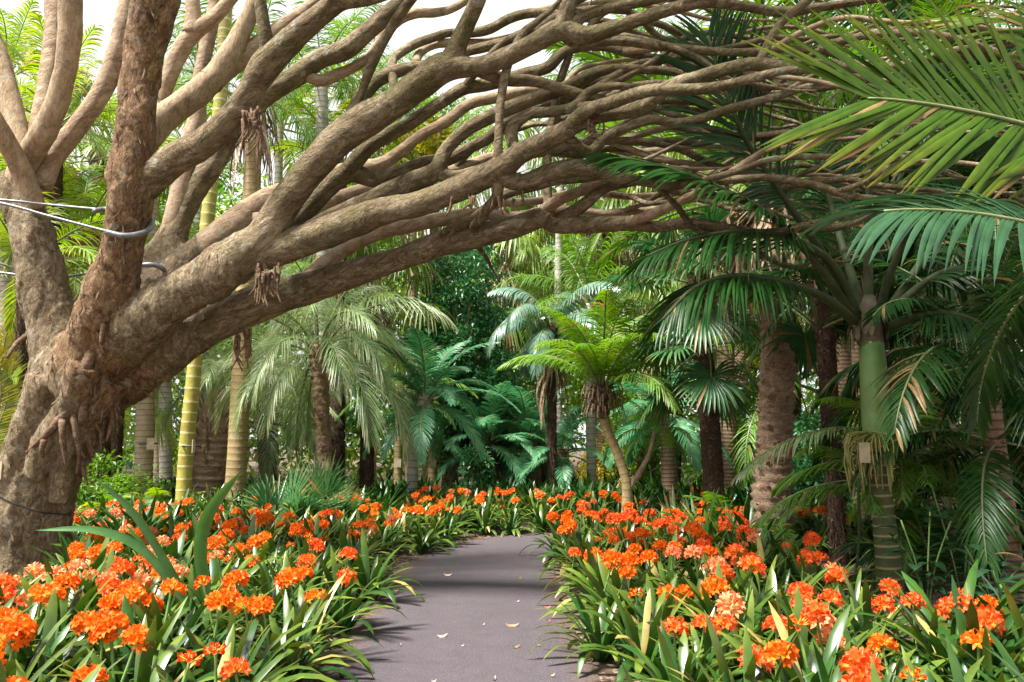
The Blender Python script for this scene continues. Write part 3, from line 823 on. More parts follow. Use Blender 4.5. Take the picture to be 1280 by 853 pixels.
for k in range(95):
    x = fr.uniform(88, 152); y = 470 + (150 - x) * fr.uniform(.2, 1.6) + fr.uniform(-10, 20)
    d = 8.2 + fr.uniform(0, .35); l = fr.uniform(20, 62)
    AR.append([(x, y, d, fr.uniform(2, 7)), (x + fr.uniform(-8, 4), y + l * .5, d, fr.uniform(2, 6)), (x + fr.uniform(-14, 5), y + l, d, 1.5)])
for cx, cy, d, n, sp in ((335, 345, 7.35, 30, 14), (313, 150, 7.1, 26, 12), (305, 425, 8.0, 14, 10), (440, 335, 7.85, 8, 40), (600, 250, 6.85, 10, 60), (745, 155, 6.45, 8, 10)):
    for k in range(n):
        x = cx + fr.uniform(-sp, sp); y = cy + fr.uniform(-14, 6); l = fr.uniform(8, 42) * (1 if n > 12 else .55)
        AR.append([(x, y - 4, d + fr.uniform(-.06, .06), fr.uniform(1.2, 3.4)), (x + fr.uniform(-4, 4), y + l * .5, d, fr.uniform(1.2, 2.6)), (x + fr.uniform(-12, 8), y + l, d, .8)])
for k, p in enumerate(AR):
    if k < 9:
        q_ = [(x_, y_, d_ + .04, r_ * .78) for x_, y_, d_, r_ in p]
        one = MB(); rough_tube(one, br(q_, .025), 12, .24, 14, seed=k * .7 + 200, sag=.8); one.build('aerial_root', M['root'], tree)
    else:
        rough_tube(mb, br(p, .03), 7, .16, 16, seed=k * .7 + 200, sag=.5)
tag(mb.build('root_fibres', M['root'], tree), kind='stuff')
# thin dead twigs on the left limbs
mb = MB()
for k in range(16):
    x, y = fr.uniform(70, 130), fr.uniform(70, 230)
    p = [(x, y, 8.9, .9)]
    for j in range(4):
        x += fr.uniform(-14, 22); y += fr.uniform(-8, 9); p.append((x, y, 8.9, .7))
    S = br(p, .05); S[:, 3] = .0045
    tube(mb, S[:, :3], S[:, 3], 5)
tag(mb.build('twigs', M['limb_pale'], tree), kind='stuff')

# steel cables, each a thing of its own
def cable(label, pts, sleeve):
    o = empty('steel_cable', at(*pts[0][:3]), label, 'cable', 'cables bracing the old tree')
    P = spline(np.array([at(*p) for p in pts]), step=.03)
    mb = MB(); tube(mb, P, .013, 8); mb.build('wire', M['steel'], o)
    P = spline(np.array([at(*p) for p in sleeve]), step=.03)
    mb = MB(); tube(mb, P, .026, 10); mb.build('sleeve', M['sleeve'], o)


cable('grey steel cable looped round the flaking centre stem, upper of the two cables',
      [(-90, 240, 7.25), (0, 254, 7.3), (60, 270, 7.33), (128, 288, 7.36), (155, 295, 7.36)],
      [(132, 290, 7.36), (156, 295, 7.38), (180, 291, 7.5), (190, 281, 7.65), (186, 270, 7.85), (165, 262, 8.0), (130, 262, 8.0), (118, 264, 7.85)])
cable('grey steel cable looped round the back stem, lower of the two cables',
      [(-90, 330, 8.75), (0, 341, 8.8), (60, 347, 8.8), (120, 341, 8.78), (172, 332, 8.74)],
      [(172, 332, 8.74), (190, 331, 8.74), (203, 336, 8.8), (211, 346, 8.95), (214, 357, 9.15)])
o = empty('steel_cable', at(-90, 235, 7.9), 'thin far strand of grey cable running left from behind the centre stem', 'cable', 'cables bracing the old tree')
mb = MB(); tube(mb, spline(np.array([at(-90, 246, 7.9), at(0, 250, 7.95), at(60, 256, 8.0), at(125, 262, 8.0)]), step=.05), .012, 8); mb.build('wire', M['steel'], o)


def ring_on(bvh, c, axis, rmax, n=40, off=.006):
    """closed loop lying on the surface round c, seen along axis"""
    axis = nrm(axis); a = nrm(np.cross(axis, [0, 1, 0])); b = np.cross(axis, a)
    out = []
    for t in np.linspace(0, 2 * math.pi, n + 1):
        d = a * math.cos(t) + b * math.sin(t)
        q = Vector(c + d * rmax)
        h = bvh.ray_cast(q, Vector(-d), rmax)
        p = np.array(h[0]) if h[0] is not None else c + d * rmax * .6
        out.append(p + d * off)
    return np.array(out)


c = at(33, 614, 8.7)
lp = ring_on(TBVH, c, at(60, 560, 8.65) - at(20, 700, 8.75) + np.array([.25, 0, 0]), 1.3)
lab = empty('plant_label', c, 'pale plant label on a black wire round the old tree trunk', 'plant label', 'plant labels')
mb = MB(); tube(mb, lp, .008, 6, cap=False); mb.build('strap', M['strap'], lab)
h = TBVH.ray_cast(Vector(CAM), Vector(nrm(at(0, 588, 8) - CAM)), 20)
p = np.array(h[0]) if h[0] is not None else at(1, 588, 8.2)
mb = MB(); box(mb, p + np.array([-.02, -.03, 0]), (.11, .012, .17)); mb.build('board', M['board'], lab, smooth=False)

def shade_crown_leaves():  # unseen leaf clumps above the view, added to shade the right side
    rng = np.random.default_rng(31)
    C, rr = [], []
    while len(C) < 150:
        x, y = rng.uniform(-1.5, 6.5), rng.uniform(4.6, 11.5)
        if noise.noise(Vector((x * .55, y * .55, 4.2))) < -.12: continue
        r = rng.uniform(.35, .7)
        C.append((x, y, 1.75 + .56 * y + r * 1.1 + rng.uniform(0, 1.1))); rr.append(r)
    return C, rr, rng


SHADE_CROWN = shade_crown_leaves()
# ------------------------------------------------------------------ fronds
UP = np.array([0, 0, 1.0])


def pinnate(mb, path, nleaf, ll, lw, start=.15, fwd=(70, 28), vee=18, droop=.5, normal=None, rr=.02, segs=5, rnd=None, fold=.22,
            vjit=8, mats=(0, 1), tip_short=.35, base_short=.55, var=None, miss=0.0):
    """a feather frond along path; leaflets both sides"""
    rnd = rnd or random
    P = spline(np.asarray(path, float), n=26)
    T = nrm(np.gradient(P, axis=0))
    if normal is None:
        S = np.cross(T, UP)
        for i in range(len(S)):
            if np.linalg.norm(S[i]) < .25:
                S[i] = S[i - 1] if i else np.array([0, 1.0, 0])
        S = nrm(S); Nn = np.cross(S, T)
    else:
        S = nrm(np.cross(T, np.asarray(normal, float))); Nn = np.cross(S, T)
    k = np.linspace(0, 1, len(P))
    tube(mb, P, rr * (1 - .8 * k) + .003, 6, mats[1], .5)
    for i in range(nleaf):
        t = (i + .5) / nleaf
        s = start + (1 - start) * t * .995
        for sg in (-1, 1):
            if rnd.random() < miss: continue
            x = s * (len(P) - 1) + rnd.uniform(-.1, .1); x = min(max(x, 0), len(P) - 1.001); a = int(x); b = x - a
            p = P[a] * (1 - b) + P[a + 1] * b; tt = nrm(T[a] * (1 - b) + T[a + 1] * b); n = Nn[a]; sd = S[a]
            ang = R(fwd[0] + (fwd[1] - fwd[0]) * t + rnd.uniform(-6, 6)); v = R(vee + rnd.uniform(-vjit, vjit))
            d = math.cos(ang) * tt + math.sin(ang) * (sg * sd * math.cos(v) + n * math.sin(v))
            prof = min(1, base_short + (1 - base_short) * t / .25) * (1 - (1 - tip_short) * max(0, (t - .45) / .55) ** 1.5)
            l = ll * prof * rnd.uniform(.9, 1.08)
            u = np.linspace(0, 1, segs + 1)
            Q = [p]
            g = droop * rnd.uniform(.75, 1.3)
            for j in range(segs):
                dd = nrm(d - UP * g * (j + .5) / segs * 1.6)
                Q.append(Q[-1] + dd * l / segs)
            Q = np.array(Q)
            Tq = nrm(np.gradient(Q, axis=0))
            W = tt - Tq * (Tq @ tt)[:, None]
            W = nrm(W + n * .12 * sg)
            w = lw * rnd.uniform(.85, 1.15) * np.interp(u, [0, .15, .5, .8, 1], [.45, .85, 1, .62, .04])
            strip(mb, Q, W * sg, w, fold, mats[0], rnd.random() if var is None else min(1, max(0, var + rnd.uniform(-.25, .25))))


def arc_path(L, a0, a1, side=0.0, n=9, pw=1.25):
    """arching rachis from the origin along +X, elevation a0 at the base, a1 at the tip"""
    P = [np.zeros(3)]
    for i in range(n):
        t = (i + .5) / n
        e = R(a0 + (a1 - a0) * t ** pw); y = R(side * t)
        P.append(P[-1] + np.array([math.cos(e) * math.cos(y), math.cos(e) * math.sin(y), math.sin(e)]) * L / n)
    return np.array(P)


def fan(mb, path, Rb, nseg=34, spread=150, split=.5, droop=.5, rr=.012, rnd=None, mats=(0, 1), lift=0.0, fold=.25, cup=.15, wide=1.0):
    rnd = rnd or random
    P = spline(np.asarray(path, float), n=10)
    T = nrm(P[-1] - P[-3])
    S = np.cross(T, UP); S = nrm(S) if np.linalg.norm(S) > .2 else np.array([0, 1.0, 0])
    Nn = np.cross(S, T)
    tube(mb, P, np.linspace(rr * 1.5, rr, len(P)), 6, mats[1], .5)
    T = nrm(T * math.cos(R(lift)) + Nn * math.sin(R(lift))); Nn = np.cross(S, T)
    dth = R(2 * spread / nseg)
    for i in range(nseg):
        th = R(-spread) + dth * (i + .5)
        d = math.cos(th) * T + math.sin(th) * S + Nn * cup * (rnd.uniform(.6, 1.2))
        d = nrm(d)
        l = Rb * (.80 + .2 * math.cos(th * .6)) * rnd.uniform(.93, 1.05)
        sgs = [0, .25, split, split + (1 - split) * .4, split + (1 - split) * .75, 1]
        wd = [.01, dth * .25 * l, dth * split * l, dth * split * l * .75, dth * split * l * .42, .004]
        g = droop * rnd.uniform(.6, 1.4)
        Q = [P[-1]]
        for j in range(1, 6):
            k = max(0, (sgs[j] - split * .7)) / (1 - split * .7)
            dd = nrm(d - UP * g * k * 2.2 - UP * .08 * g)
            Q.append(Q[-1] + dd * l * (sgs[j] - sgs[j - 1]))
        Q = np.array(Q)
        W = math.cos(th) * S - math.sin(th) * T
        strip(mb, Q, W, np.array(wd) * wide, fold if i % 2 else fold * .7, mats[0], rnd.random())


# species: list of age classes (upright ... hanging), each with variant meshes
SPEC = {}


def species(name, mats, classes, make, variants=2):
    rnd = random.Random(sum(map(ord, name)))
    out = []
    for ci, c in enumerate(classes):
        vs = []
        for v in range(variants):
            mb = MB(); make(mb, c, rnd)
            vs.append(mb.mesh(name, mats))
        out.append(vs)
    SPEC[name] = out


def pin_maker(L, n, ll, lw, **kw):
    def f(mb, c, rnd):
        kk = dict(kw); pet = kk.pop('petiole', .15)
        pinnate(mb, arc_path(L * rnd.uniform(.92, 1.06), c[0], c[1], rnd.uniform(-14, 14), pw=kk.pop('pw', 1.25)), n, ll, lw, start=pet, rnd=rnd, **kk)
    return f


species('kentia_frond', (M['l_dark'], M['petiole']), [(78, 5), (55, -40), (32, -70), (5, -85)],
        pin_maker(2.7, 46, .62, .045, vee=-12, droop=.95, fwd=(70, 35), rr=.022))
species('kentia_teal', (M['l_kentia'], M['petiole']), [(75, -30), (55, -75), (35, -90), (10, -95)],
        pin_maker(2.5, 44, .62, .05, vee=-8, droop=1.1, fwd=(66, 35), rr=.022))
species('butia_frond', (M['l_grey'], M['petiole']), [(80, 10), (60, -45), (38, -85), (5, -90)],
        pin_maker(2.4, 62, .84, .015, vee=35, droop=1.05, fwd=(56, 25), rr=.022, vjit=12, pw=1.0))
species('date_teal', (M['l_teal'], M['petiole']), [(72, 10), (48, -25), (22, -50), (-10, -70)],
        pin_maker(1.75, 60, .40, .028, vee=20, droop=.45, fwd=(62, 30), rr=.022, petiole=.1))
species('pygmy_frond', (M['l_pygmy'], M['petiole']), [(80, 20), (55, -25), (28, -60), (-5, -85)],
        pin_maker(1.5, 46, .40, .017, vee=16, droop=.75, fwd=(62, 28), rr=.015, petiole=.12))
species('queen_frond', (M['l_mid'], M['petiole']), [(78, 10), (52, -40), (25, -70), (-10, -88)],
        pin_maker(3.2, 60, .75, .030, vee=15, droop=1.0, fwd=(70, 35), rr=.026, vjit=35))
species('lime_frond', (M['l_lime'], M['petiole']), [(80, 30), (55, -15), (28, -50), (-5, -75)],
        pin_maker(2.8, 52, .68, .034, vee=20, droop=.7, fwd=(66, 30), rr=.024, vjit=14))
species('phoenix_frond', (M['l_mid'], M['petiole']), [(75, 25), (48, -10), (20, -40), (-25, -75)],
        pin_maker(3.4, 80, .48, .026, vee=25, droop=.35, fwd=(60, 28), rr=.032, petiole=.08))
species('shade_frond', (M['l_hero'], M['petiole']), [(72, 0), (48, -35), (22, -60), (-5, -75)],
        pin_maker(2.4, 38, .62, .042, vee=8, droop=.65, fwd=(66, 32), rr=.02))
species('fine_frond', (M['l_mid'], M['petiole']), [(65, -10), (42, -35), (18, -50), (-8, -60)],
        pin_maker(1.45, 40, .34, .018, vee=5, droop=.6, fwd=(66, 30), rr=.008))
species('fern_frond', (M['l_mid'], M['petiole']), [(72, 0), (50, -30), (28, -50), (8, -45)],
        pin_maker(.75, 26, .17, .026, vee=8, droop=.4, fwd=(72, 40), rr=.005, segs=3, fold=0))
species('fern_lime', (M['l_lime'], M['petiole']), [(72, 0), (50, -30), (28, -50), (8, -45)],
        pin_maker(.75, 26, .17, .026, vee=8, droop=.4, fwd=(72, 40), rr=.005, segs=3, fold=0))


def fan_maker(pet, Rb, **kw):
    def f(mb, c, rnd):
        fan(mb, arc_path(pet * rnd.uniform(.85, 1.15), c[0], c[1], rnd.uniform(-12, 12)), Rb * rnd.uniform(.9, 1.1), rnd=rnd, **kw)
    return f


species('fan_frond', (M['l_fan'], M['petiole']), [(78, 55), (50, 20), (18, -20), (-20, -65)],
        fan_maker(1.1, 1.0, nseg=36, split=.42, droop=1.0, spread=140))
species('fan_dark', (M['l_fan_dark'], M['petiole']), [(75, 60), (45, 20), (12, -15), (-30, -60)],
        fan_maker(.75, .62, nseg=36, split=.55, droop=.4, spread=155))
species('fan_tall', (M['l_fan'], M['petiole']), [(75, 45), (40, 5), (0, -45), (-40, -80)],
        fan_maker(1.2, 1.15, nseg=30, split=.4, droop=1.5, spread=135))
species('fan_low', (M['l_fan_dark'], M['petiole']), [(80, 70), (62, 50), (42, 30), (22, 10)],
        fan_maker(.5, .62, nseg=18, split=.4, droop=.10, spread=80, cup=.12, wide=1.15))


def strap_maker(L, w, nseg=7):
    def f(mb, c, rnd):
        P = arc_path(L * rnd.uniform(.85, 1.1), c[0], c[1], rnd.uniform(-15, 15), n=nseg)
        T = nrm(np.gradient(P, axis=0)); W = np.tile(np.array([0, 1.0, 0]), (len(P), 1))
        u = np.linspace(0, 1, len(P))
        strip(mb, P, W, w * np.interp(u, [0, .2, .5, .8, 1], [.6, .9, 1, .7, .02]), .18, 0, rnd.random())
    return f


species('cordyline_leaf', (M['l_grey'],), [(82, 60), (62, 10), (40, -30), (10, -60)], strap_maker(.62, .045))
species('spear_leaf', (M['l_spear'],), [(84, 70), (72, 30), (58, -10), (40, -35)], strap_maker(1.15, .085, 10))


def crown(root, top, sp, n, sc=1.0, part='frond', rnd=None, r0=.06, clsr=(0, 1), azs=None, tilt=6, drop=.12):
    rnd = rnd or random
    cl = SPEC[sp]
    loc0 = np.asarray(top, float) - np.array(root.location)
    az = rnd.uniform(0, 6.28)
    for i in range(n):
        t = clsr[0] + (clsr[1] - clsr[0]) * (i + .5) / n
        ci = min(len(cl) - 1, int(t * len(cl)))
        me = rnd.choice(cl[ci])
        a = az + i * 2.39996 + rnd.uniform(-.25, .25) if azs is None else azs[i]
        off = np.array([math.cos(a) * r0, math.sin(a) * r0, -t * drop * sc])
        inst(part, me, root, loc0 + off, (R(rnd.uniform(-tilt, tilt)), R(rnd.uniform(-tilt, tilt)), a), sc * rnd.uniform(.85, 1.1))


# ------------------------------------------------------------------ trunks
def trunk(mb, P4, style, rnd=None, sp=None):
    """P4 rows x, y, z, r along the trunk"""
    rnd = rnd or random
    if style == 'ring':
        sp = sp or .11
        S = spline(P4, step=sp / 5)
        s = np.r_[0, np.cumsum(np.linalg.norm(np.diff(S[:, :3], axis=0), axis=1))]
        s = s + .35 * sp * np.array([noise.noise(Vector((v * 2.3, 5, rnd.random() * .01))) for v in s])
        ph = s / sp
        fr_ = ph - np.floor(ph)
        r = S[:, 3] * (1 + .035 * np.exp(-((np.minimum(fr_, 1 - fr_)) / .13) ** 2) - .012 * fr_)
        r *= np.array([1 + .05 * noise.noise(Vector((v * .9, 1, 1))) for v in s])
        tube(mb, S[:, :3], r, 18, 0, .5, ph)
    elif style in ('boots', 'fibre'):
        step = .035 if style == 'boots' else .03
        S = spline(P4, step=step)
        n = 36 if style == 'boots' else 26
        row = .125 if style == 'boots' else .07
        cnt = 7 if style == 'boots' else 8
        sdv = rnd.random() * 50
        s = np.r_[0, np.cumsum(np.linalg.norm(np.diff(S[:, :3], axis=0), axis=1))]

        def rf(rr, a, P, N, B):
            rr = rr.copy()
            for i in range(len(P)):
                for j in range(n):
                    h = s[i] / row + .35 * noise.noise(Vector((math.cos(a[j]) * 1.5, math.sin(a[j]) * 1.5, s[i] * 2 + sdv)))
                    k = math.floor(h); f_ = h - k
                    ca = (a[j] / (2 * math.pi) * cnt + .5 * (k % 2))
                    cf = abs(ca - math.floor(ca) - .5) * 2
                    amp = .30 if style == 'boots' else .10
                    rr[i, j] *= 1 + amp * (f_ ** 1.5) * (1 - .55 * cf) - .05 + (.05 if style == 'boots' else .09) * noise.noise(Vector((math.cos(a[j]) * 4, math.sin(a[j]) * 4, s[i] * 9 + sdv)))
            return rr
        tube(mb, S[:, :3], S[:, 3], n, 0, .5, rfun=rf)
        # stubs of old leaf bases / fibres
        T, N, B = frames(S[:, :3])
        for q in range(int(s[-1] / row) * (7 if style == 'boots' else 16)):
            i = rnd.randrange(len(S)); t = rnd.uniform(0, 6.28)
            o = math.cos(t) * N[i] + math.sin(t) * B[i]
            l = rnd.uniform(.05, .11) if style == 'boots' else rnd.uniform(.05, .13)
            wv = np.cross(o, UP)
            p = S[i, :3] + o * S[i, 3] * .98
            sgn = 1 if (style == 'boots' or rnd.random() < .3) else -1
            d = nrm(o * rnd.uniform(.35, .8) + UP * sgn * .7)
            Q = np.array([p, p + d * l * .5, p + d * l])
            strip(mb, Q, nrm(wv), np.array([1, .8, .3]) * (rnd.uniform(.05, .10) if style == 'boots' else rnd.uniform(.008, .02)), .2, 0, rnd.random())
    else:
        S = spline(P4, step=.12)
        rough_tube(mb, S, 14, .06, 4, seed=rnd.random() * 30, sag=.1)


def skirt(mb, top, r, h, n, rnd, flare=.5):
    """dead fronds hanging round a trunk"""
    for i in range(n):
        a = rnd.uniform(0, 6.28); o = np.array([math.cos(a), math.sin(a), 0])
        p = np.asarray(top) + o * r * .6 + UP * rnd.uniform(-.35 * h, .1)
        l = h * rnd.uniform(.45, 1.05)
        f_ = r * flare * rnd.uniform(.5, 1.8)
        u = np.linspace(0, 1, 6)
        Q = p + np.outer(f_ * np.sin(u * 2.2) * 1.3, o) - np.outer(u * l, UP) + np.outer(u ** 2 * .12, [rnd.uniform(-1, 1), rnd.uniform(-1, 1), 0])
        strip(mb, Q, nrm(np.cross(o, UP) + .3 * np.array([rnd.uniform(-1, 1), rnd.uniform(-1, 1), 0])), rnd.uniform(.02, .07) * np.array([.8, 1, 1, .8, .6, .15]), .3, 0, rnd.random())


def trunk_px(pts, d, ground=True):
    """trunk rows from pixels; the first point is dropped to the ground"""
    W = []
    for k, q in enumerate(pts):
        dd = q[3] if len(q) > 3 else d
        p = at(q[0], q[1], dd)
        W.append(np.r_[p, px2m(q[2], dd)])
    W = np.array(W)
    if ground:
        g = gz(W[0][0], W[0][1]) if abs(W[0][0]) < 15 and W[0][1] < 26 else .13
        if W[0][2] > g + .15:
            W = np.vstack([np.r_[W[0][:2], g - .03, W[0][3] * 1.08], W])
        else:
            W[0][2] = g - .03
    return W


TR = {'bamboo': ('ring', 'ring_bamboo', .17), 'beige': ('ring', 'ring_beige', .10), 'grey': ('ring', 'ring_grey', .13), 'brown': ('ring', 'ring_brown', .075),
      'tan': ('ring', 'ring_tan', .12), 'green': ('ring', 'ring_green', .105), 'boots': ('boots', 'boots', None), 'fibre': ('fibre', 'fibre', None), 'smooth': ('smooth', 'limb_pale', None)}
PALMS = {}


def palm(key, name, label, pts, d, style, crowns=(), sk=None, group=None, cat='palm tree', seed=None):
    rnd = random.Random(seed if seed is not None else sum(map(ord, key)))
    W = trunk_px(pts, d)
    root = empty(name, W[0][:3], label, cat, group)
    st, mat, sp = TR[style]
    mb = MB(); trunk(mb, W, st, rnd, sp)
    mb.build('trunk', M[mat], root)
    top = W[-1][:3]
    for c in crowns:
        crown(root, top + np.array(c.get('off', (0, 0, 0))), c['sp'], c['n'], c.get('sc', 1), rnd=rnd, r0=W[-1][3] * .6, clsr=c.get('cls', (0, 1)), drop=c.get('drop', .25), azs=c.get('azs'))
    if sk:
        mb = MB(); skirt(mb, top + UP * sk.get('dz', 0), W[-1][3] + .06, sk['h'], sk['n'], rnd, sk.get('fl', .8))
        mb.build('dead_fronds', M['skirt'], root)
    PALMS[key] = (root, W)
    return root


def tag_on(px, py, d, rpx, label, side=1, w=.12, h=.17, ang=0):
    """name board strapped to a trunk (seen by the visitors on the path)"""
    c = at(px, py, d); r = px2m(rpx, d)
    lab = empty('plant_label', c, label, 'plant label', 'plant labels')
    ring = np.array([[c[0] - side * r * .8 + math.cos(t) * r * 1.06, c[1] + .02 + r + math.sin(t) * r * 1.06, c[2]] for t in np.linspace(0, 6.283, 25)])
    mb = MB(); tube(mb, ring, .014, 6, cap=False); mb.build('strap', M['strap'], lab)
    mb = MB()
    a = R(ang)
    bx = MB(); box(bx, (0, 0, 0), (w, .012, h))
    V = np.concatenate(bx.v) @ np.array([[math.cos(a), math.sin(a), 0], [-math.sin(a), math.cos(a), 0], [0, 0, 1]])
    mb.add(V + c + np.array([0, -.03, 0]), bx.f); mb.build('board', M['board'], lab, smooth=False)
# ------------------------------------------------------------------ the palms the photograph shows, one by one
# left side
palm('bamboo', 'cane_palm', 'slender golden green cane palm with widely spaced rings, standing behind the old tree\'s lowest limb',
     [(227, 655, 9.6), (233, 560, 9), (242, 470, 9), (252, 350, 8.8), (266, 210, 8.6), (278, 90, 8.5), (290, -150, 8)], 13, 'bamboo',
     [dict(sp='queen_frond', n=5, sc=.8)])
tag_on(243, 558, 12.75, 10, 'small pale label strapped to the golden green cane palm', 1, .05, .2, 60)
palm('beige', 'ringed_palm', 'straight beige trunked palm with close rings, right beside the old tree', [(178, 640, 11.5), (181, 540, 11), (184, 430, 10.5), (187, 300, 10), (190, 120, 9), (194, -120, 9)], 15.5, 'beige',
     [dict(sp='lime_frond', n=5, sc=.8)])
tag_on(189, 555, 15.2, 10, 'pale label strapped to the beige ringed palm', 1, .13, .2)
palm('beige2', 'ringed_palm', 'pale grey palm trunk in the gap behind the golden green cane palm', [(208, 625, 8), (207, 540, 8), (206, 300, 7)], 21, 'grey', [dict(sp='queen_frond', n=12, sc=.9)])
palm('beige3', 'ringed_palm', 'thin beige palm trunk just left of the pale grey one', [(196, 620, 6), (197, 560, 6), (199, 330, 5.5)], 22, 'beige', [dict(sp='lime_frond', n=11, sc=.8)])
palm('tanleft', 'smooth_palm', 'smooth tan palm trunk with brown dead fronds hanging high behind the centre limbs', [(292, 640, 14), (297, 560, 12), (303, 430, 11.5), (308, 330, 11), (314, 250, 11), (318, 120, 11)], 14.5, 'tan',
     [dict(sp='queen_frond', n=9, sc=.7, cls=(0, .8))], sk=dict(h=1.6, n=75, fl=.8, dz=.1))
palm('greyleft', 'smooth_palm', 'thin pale grey palm trunk behind the weeping grey green fronds', [(340, 600, 6), (342, 480, 6), (346, 300, 5.5), (350, 150, 5)], 21, 'grey', [dict(sp='lime_frond', n=12, sc=1.0)])
palm('stump', 'jelly_palm', 'squat palm with a shaggy dark brown trunk of old leaf stalks', [(262, 640, 24), (266, 590, 27), (272, 540, 25), (282, 490, 18)], 16.5, 'boots',
     [dict(sp='butia_frond', n=14, sc=.85, cls=(0, .55))])
# leaf stalks sticking up from the squat palm
rs = random.Random(4); root, W = PALMS['stump']; mb = MB()
for k in range(70):
    a = rs.uniform(0, 6.28); z = rs.uniform(.3, 1.9); o = np.array([math.cos(a), math.sin(a), 0]); b = W[0][:3] + UP * z + o * .3
    l = rs.uniform(.35, .95)
    P = np.array([b, b + o * l * .22 + UP * l * .6, b + o * l * .55 + UP * l])
    tube(mb, spline(P, n=6), np.linspace(.035, .012, 6), 5, 0, rs.random())
mb.build('leaf_stalks', M['boots'], root)
palm('butia', 'jelly_palm', 'jelly palm with weeping silvery grey green fronds arching below the lowest limb', [(406, 612, 8), (405, 560, 9), (402, 510, 9), (398, 432, 11)], 15, 'boots',
     [dict(sp='butia_frond', n=28, sc=.98, cls=(0.08, 1))])
tag_on(407, 583, 14.6, 9, 'pale label hanging below the silvery weeping fronds', 0, .12, .17)
palm('livistona', 'fan_palm', 'light green fan palm with shining drooping tips just under the lowest limb', [(458, 610, 9), (460, 520, 9), (463, 440, 9), (466, 372, 10)], 20.5, 'fibre',
     [dict(sp='fan_frond', n=20, sc=1.2)], sk=dict(h=1.2, n=60))
palm('teal', 'date_palm', 'small palm with blue green feather fronds before the dark leafy tree', [(515, 628, 7), (516, 590, 7), (520, 545, 7), (533, 492, 9)], 16.4, 'grey',
     [dict(sp='date_teal', n=22, sc=.95)])
palm('teal2', 'date_palm', 'second blue green feather palm, its label hanging low, right of the first', [(541, 625, 7), (541, 580, 6), (543, 540, 6)], 20, 'tan',
     [dict(sp='date_teal', n=14, sc=.7)])
tag_on(541, 580, 19.6, 6, 'pale label on the slim trunk beside the grey one', 0, .16, .18)
palm('leftthin', 'smooth_palm', 'thin tan trunked palm carrying a label, left of the blue green feather palm', [(497, 625, 6), (498, 570, 5), (501, 470, 5)], 19, 'tan', [dict(sp='fine_frond', n=12, sc=1.2)])
tag_on(497, 579, 18.7, 5, 'pale label on the thin tan trunk left of the blue green palm', 0, .16, .18)
# middle
palm('kentia', 'kentia_palm', 'kentia palm with broad bowed blue green fronds in the centre distance', [(690, 620, 6), (690, 520, 6), (690, 405, 7)], 18.2, 'fibre',
     [dict(sp='kentia_teal', n=14, sc=.78)], sk=dict(h=1.3, n=50, dz=-.6))
palm('ringthin', 'smooth_palm', 'tall thin pale palm stem rising behind the kentia palm', [(700, 610, 5), (697, 420, 5), (699, 300, 5), (702, 200, 5)], 23, 'grey', [dict(sp='queen_frond', n=14, sc=.9)])
palm('cottonA', 'fan_palm', 'tall fan palm with a brown skirt beside the dark leafy tree', [(624, 615, 7), (625, 520, 7), (627, 420, 7), (632, 335, 8)], 24, 'brown',
     [dict(sp='fan_tall', n=18, sc=1.05)], sk=dict(h=1.5, n=110, fl=1.3))
palm('cottonB', 'fan_palm', 'tall fan palm with a long reddish brown skirt under the lowest limb', [(752, 615, 8), (751, 480, 8), (750, 380, 8), (750, 285, 9)], 24, 'brown',
     [dict(sp='fan_tall', n=18, sc=1.05)], sk=dict(h=2.1, n=150, fl=1.2))
palm('pygmy', 'pygmy_date_palm', 'pygmy date palm with a bent bare stem and shaggy brown neck', [(784, 645, 7.5), (783, 605, 6.2), (773, 570, 5.8), (760, 540, 5.8), (754, 518, 7), (752, 486, 9)], 13.5, 'tan',
     [dict(sp='pygmy_frond', n=30, sc=1.15, cls=(0, .54), drop=.0)])
root, W = PALMS['pygmy']; rs = random.Random(8)
mb = MB(); rough_tube(mb, spline(np.array([np.r_[at(753, 524, 13.5), .10], np.r_[at(752, 505, 13.5), .13], np.r_[at(753, 488, 13.5), .15]]), step=.03), 16, .3, 12, seed=3)
for k in range(120):
    a = rs.uniform(0, 6.28); o = np.array([math.cos(a), math.sin(a), 0]); b = at(753, rs.uniform(482, 515), 13.5) + o * .12
    l = rs.uniform(.1, .3); P = np.array([b, b + o * l * .7 + UP * l * .25, b + o * l * 1.0 - UP * l * .5])
    strip(mb, spline(P, n=5), nrm(np.cross(o, UP)), rs.uniform(.02, .05) * np.array([1, 1, .8, .6, .2]), .3, 0, rs.random())
mb.build('neck', M['root'], root)
mb = MB(); rough_tube(mb, spline(np.array([np.r_[at(785, 612, 13.5), .05], np.r_[at(800, 590, 13.5), .045], np.r_[at(812, 565, 13.5), .035], np.r_[at(818, 540, 13.5), .03]]), step=.05), 9, .08, 6)
mb.build('side_stem', M['limb_pale'], root)
crown(root, at(819, 538, 13.5), 'pygmy_frond', 12, .55, part='frond', rnd=rs)
palm('white', 'smooth_palm', 'straight whitish palm trunk just behind the pygmy date palm', [(740, 632, 6.5), (739, 570, 6), (738, 500, 6), (737, 380, 5.5)], 19, 'grey', [dict(sp='queen_frond', n=12, sc=.8)])
palm('ringedR', 'date_palm', 'brown ringed palm with grey blue fronds right of the pygmy date palm', [(838, 645, 11), (836, 590, 9.5), (833, 540, 8.5), (828, 505, 9)], 16, 'brown',
     [dict(sp='date_teal', n=20, sc=.85, cls=(.1, 1))])
palm('trachyA', 'windmill_palm', 'dark shaggy windmill palm with hanging fan leaves left of the big brown trunk', [(897, 690, 14), (893, 620, 13), (887, 530, 12.5), (880, 450, 12), (874, 380, 12), (870, 340, 12)], 12.8, 'fibre',
     [dict(sp='fan_dark', n=20, sc=1.1, cls=(.15, .85)), dict(sp='fan_dark', n=9, sc=.95, cls=(.55, 1), off=(.1, -.15, -1.0))])
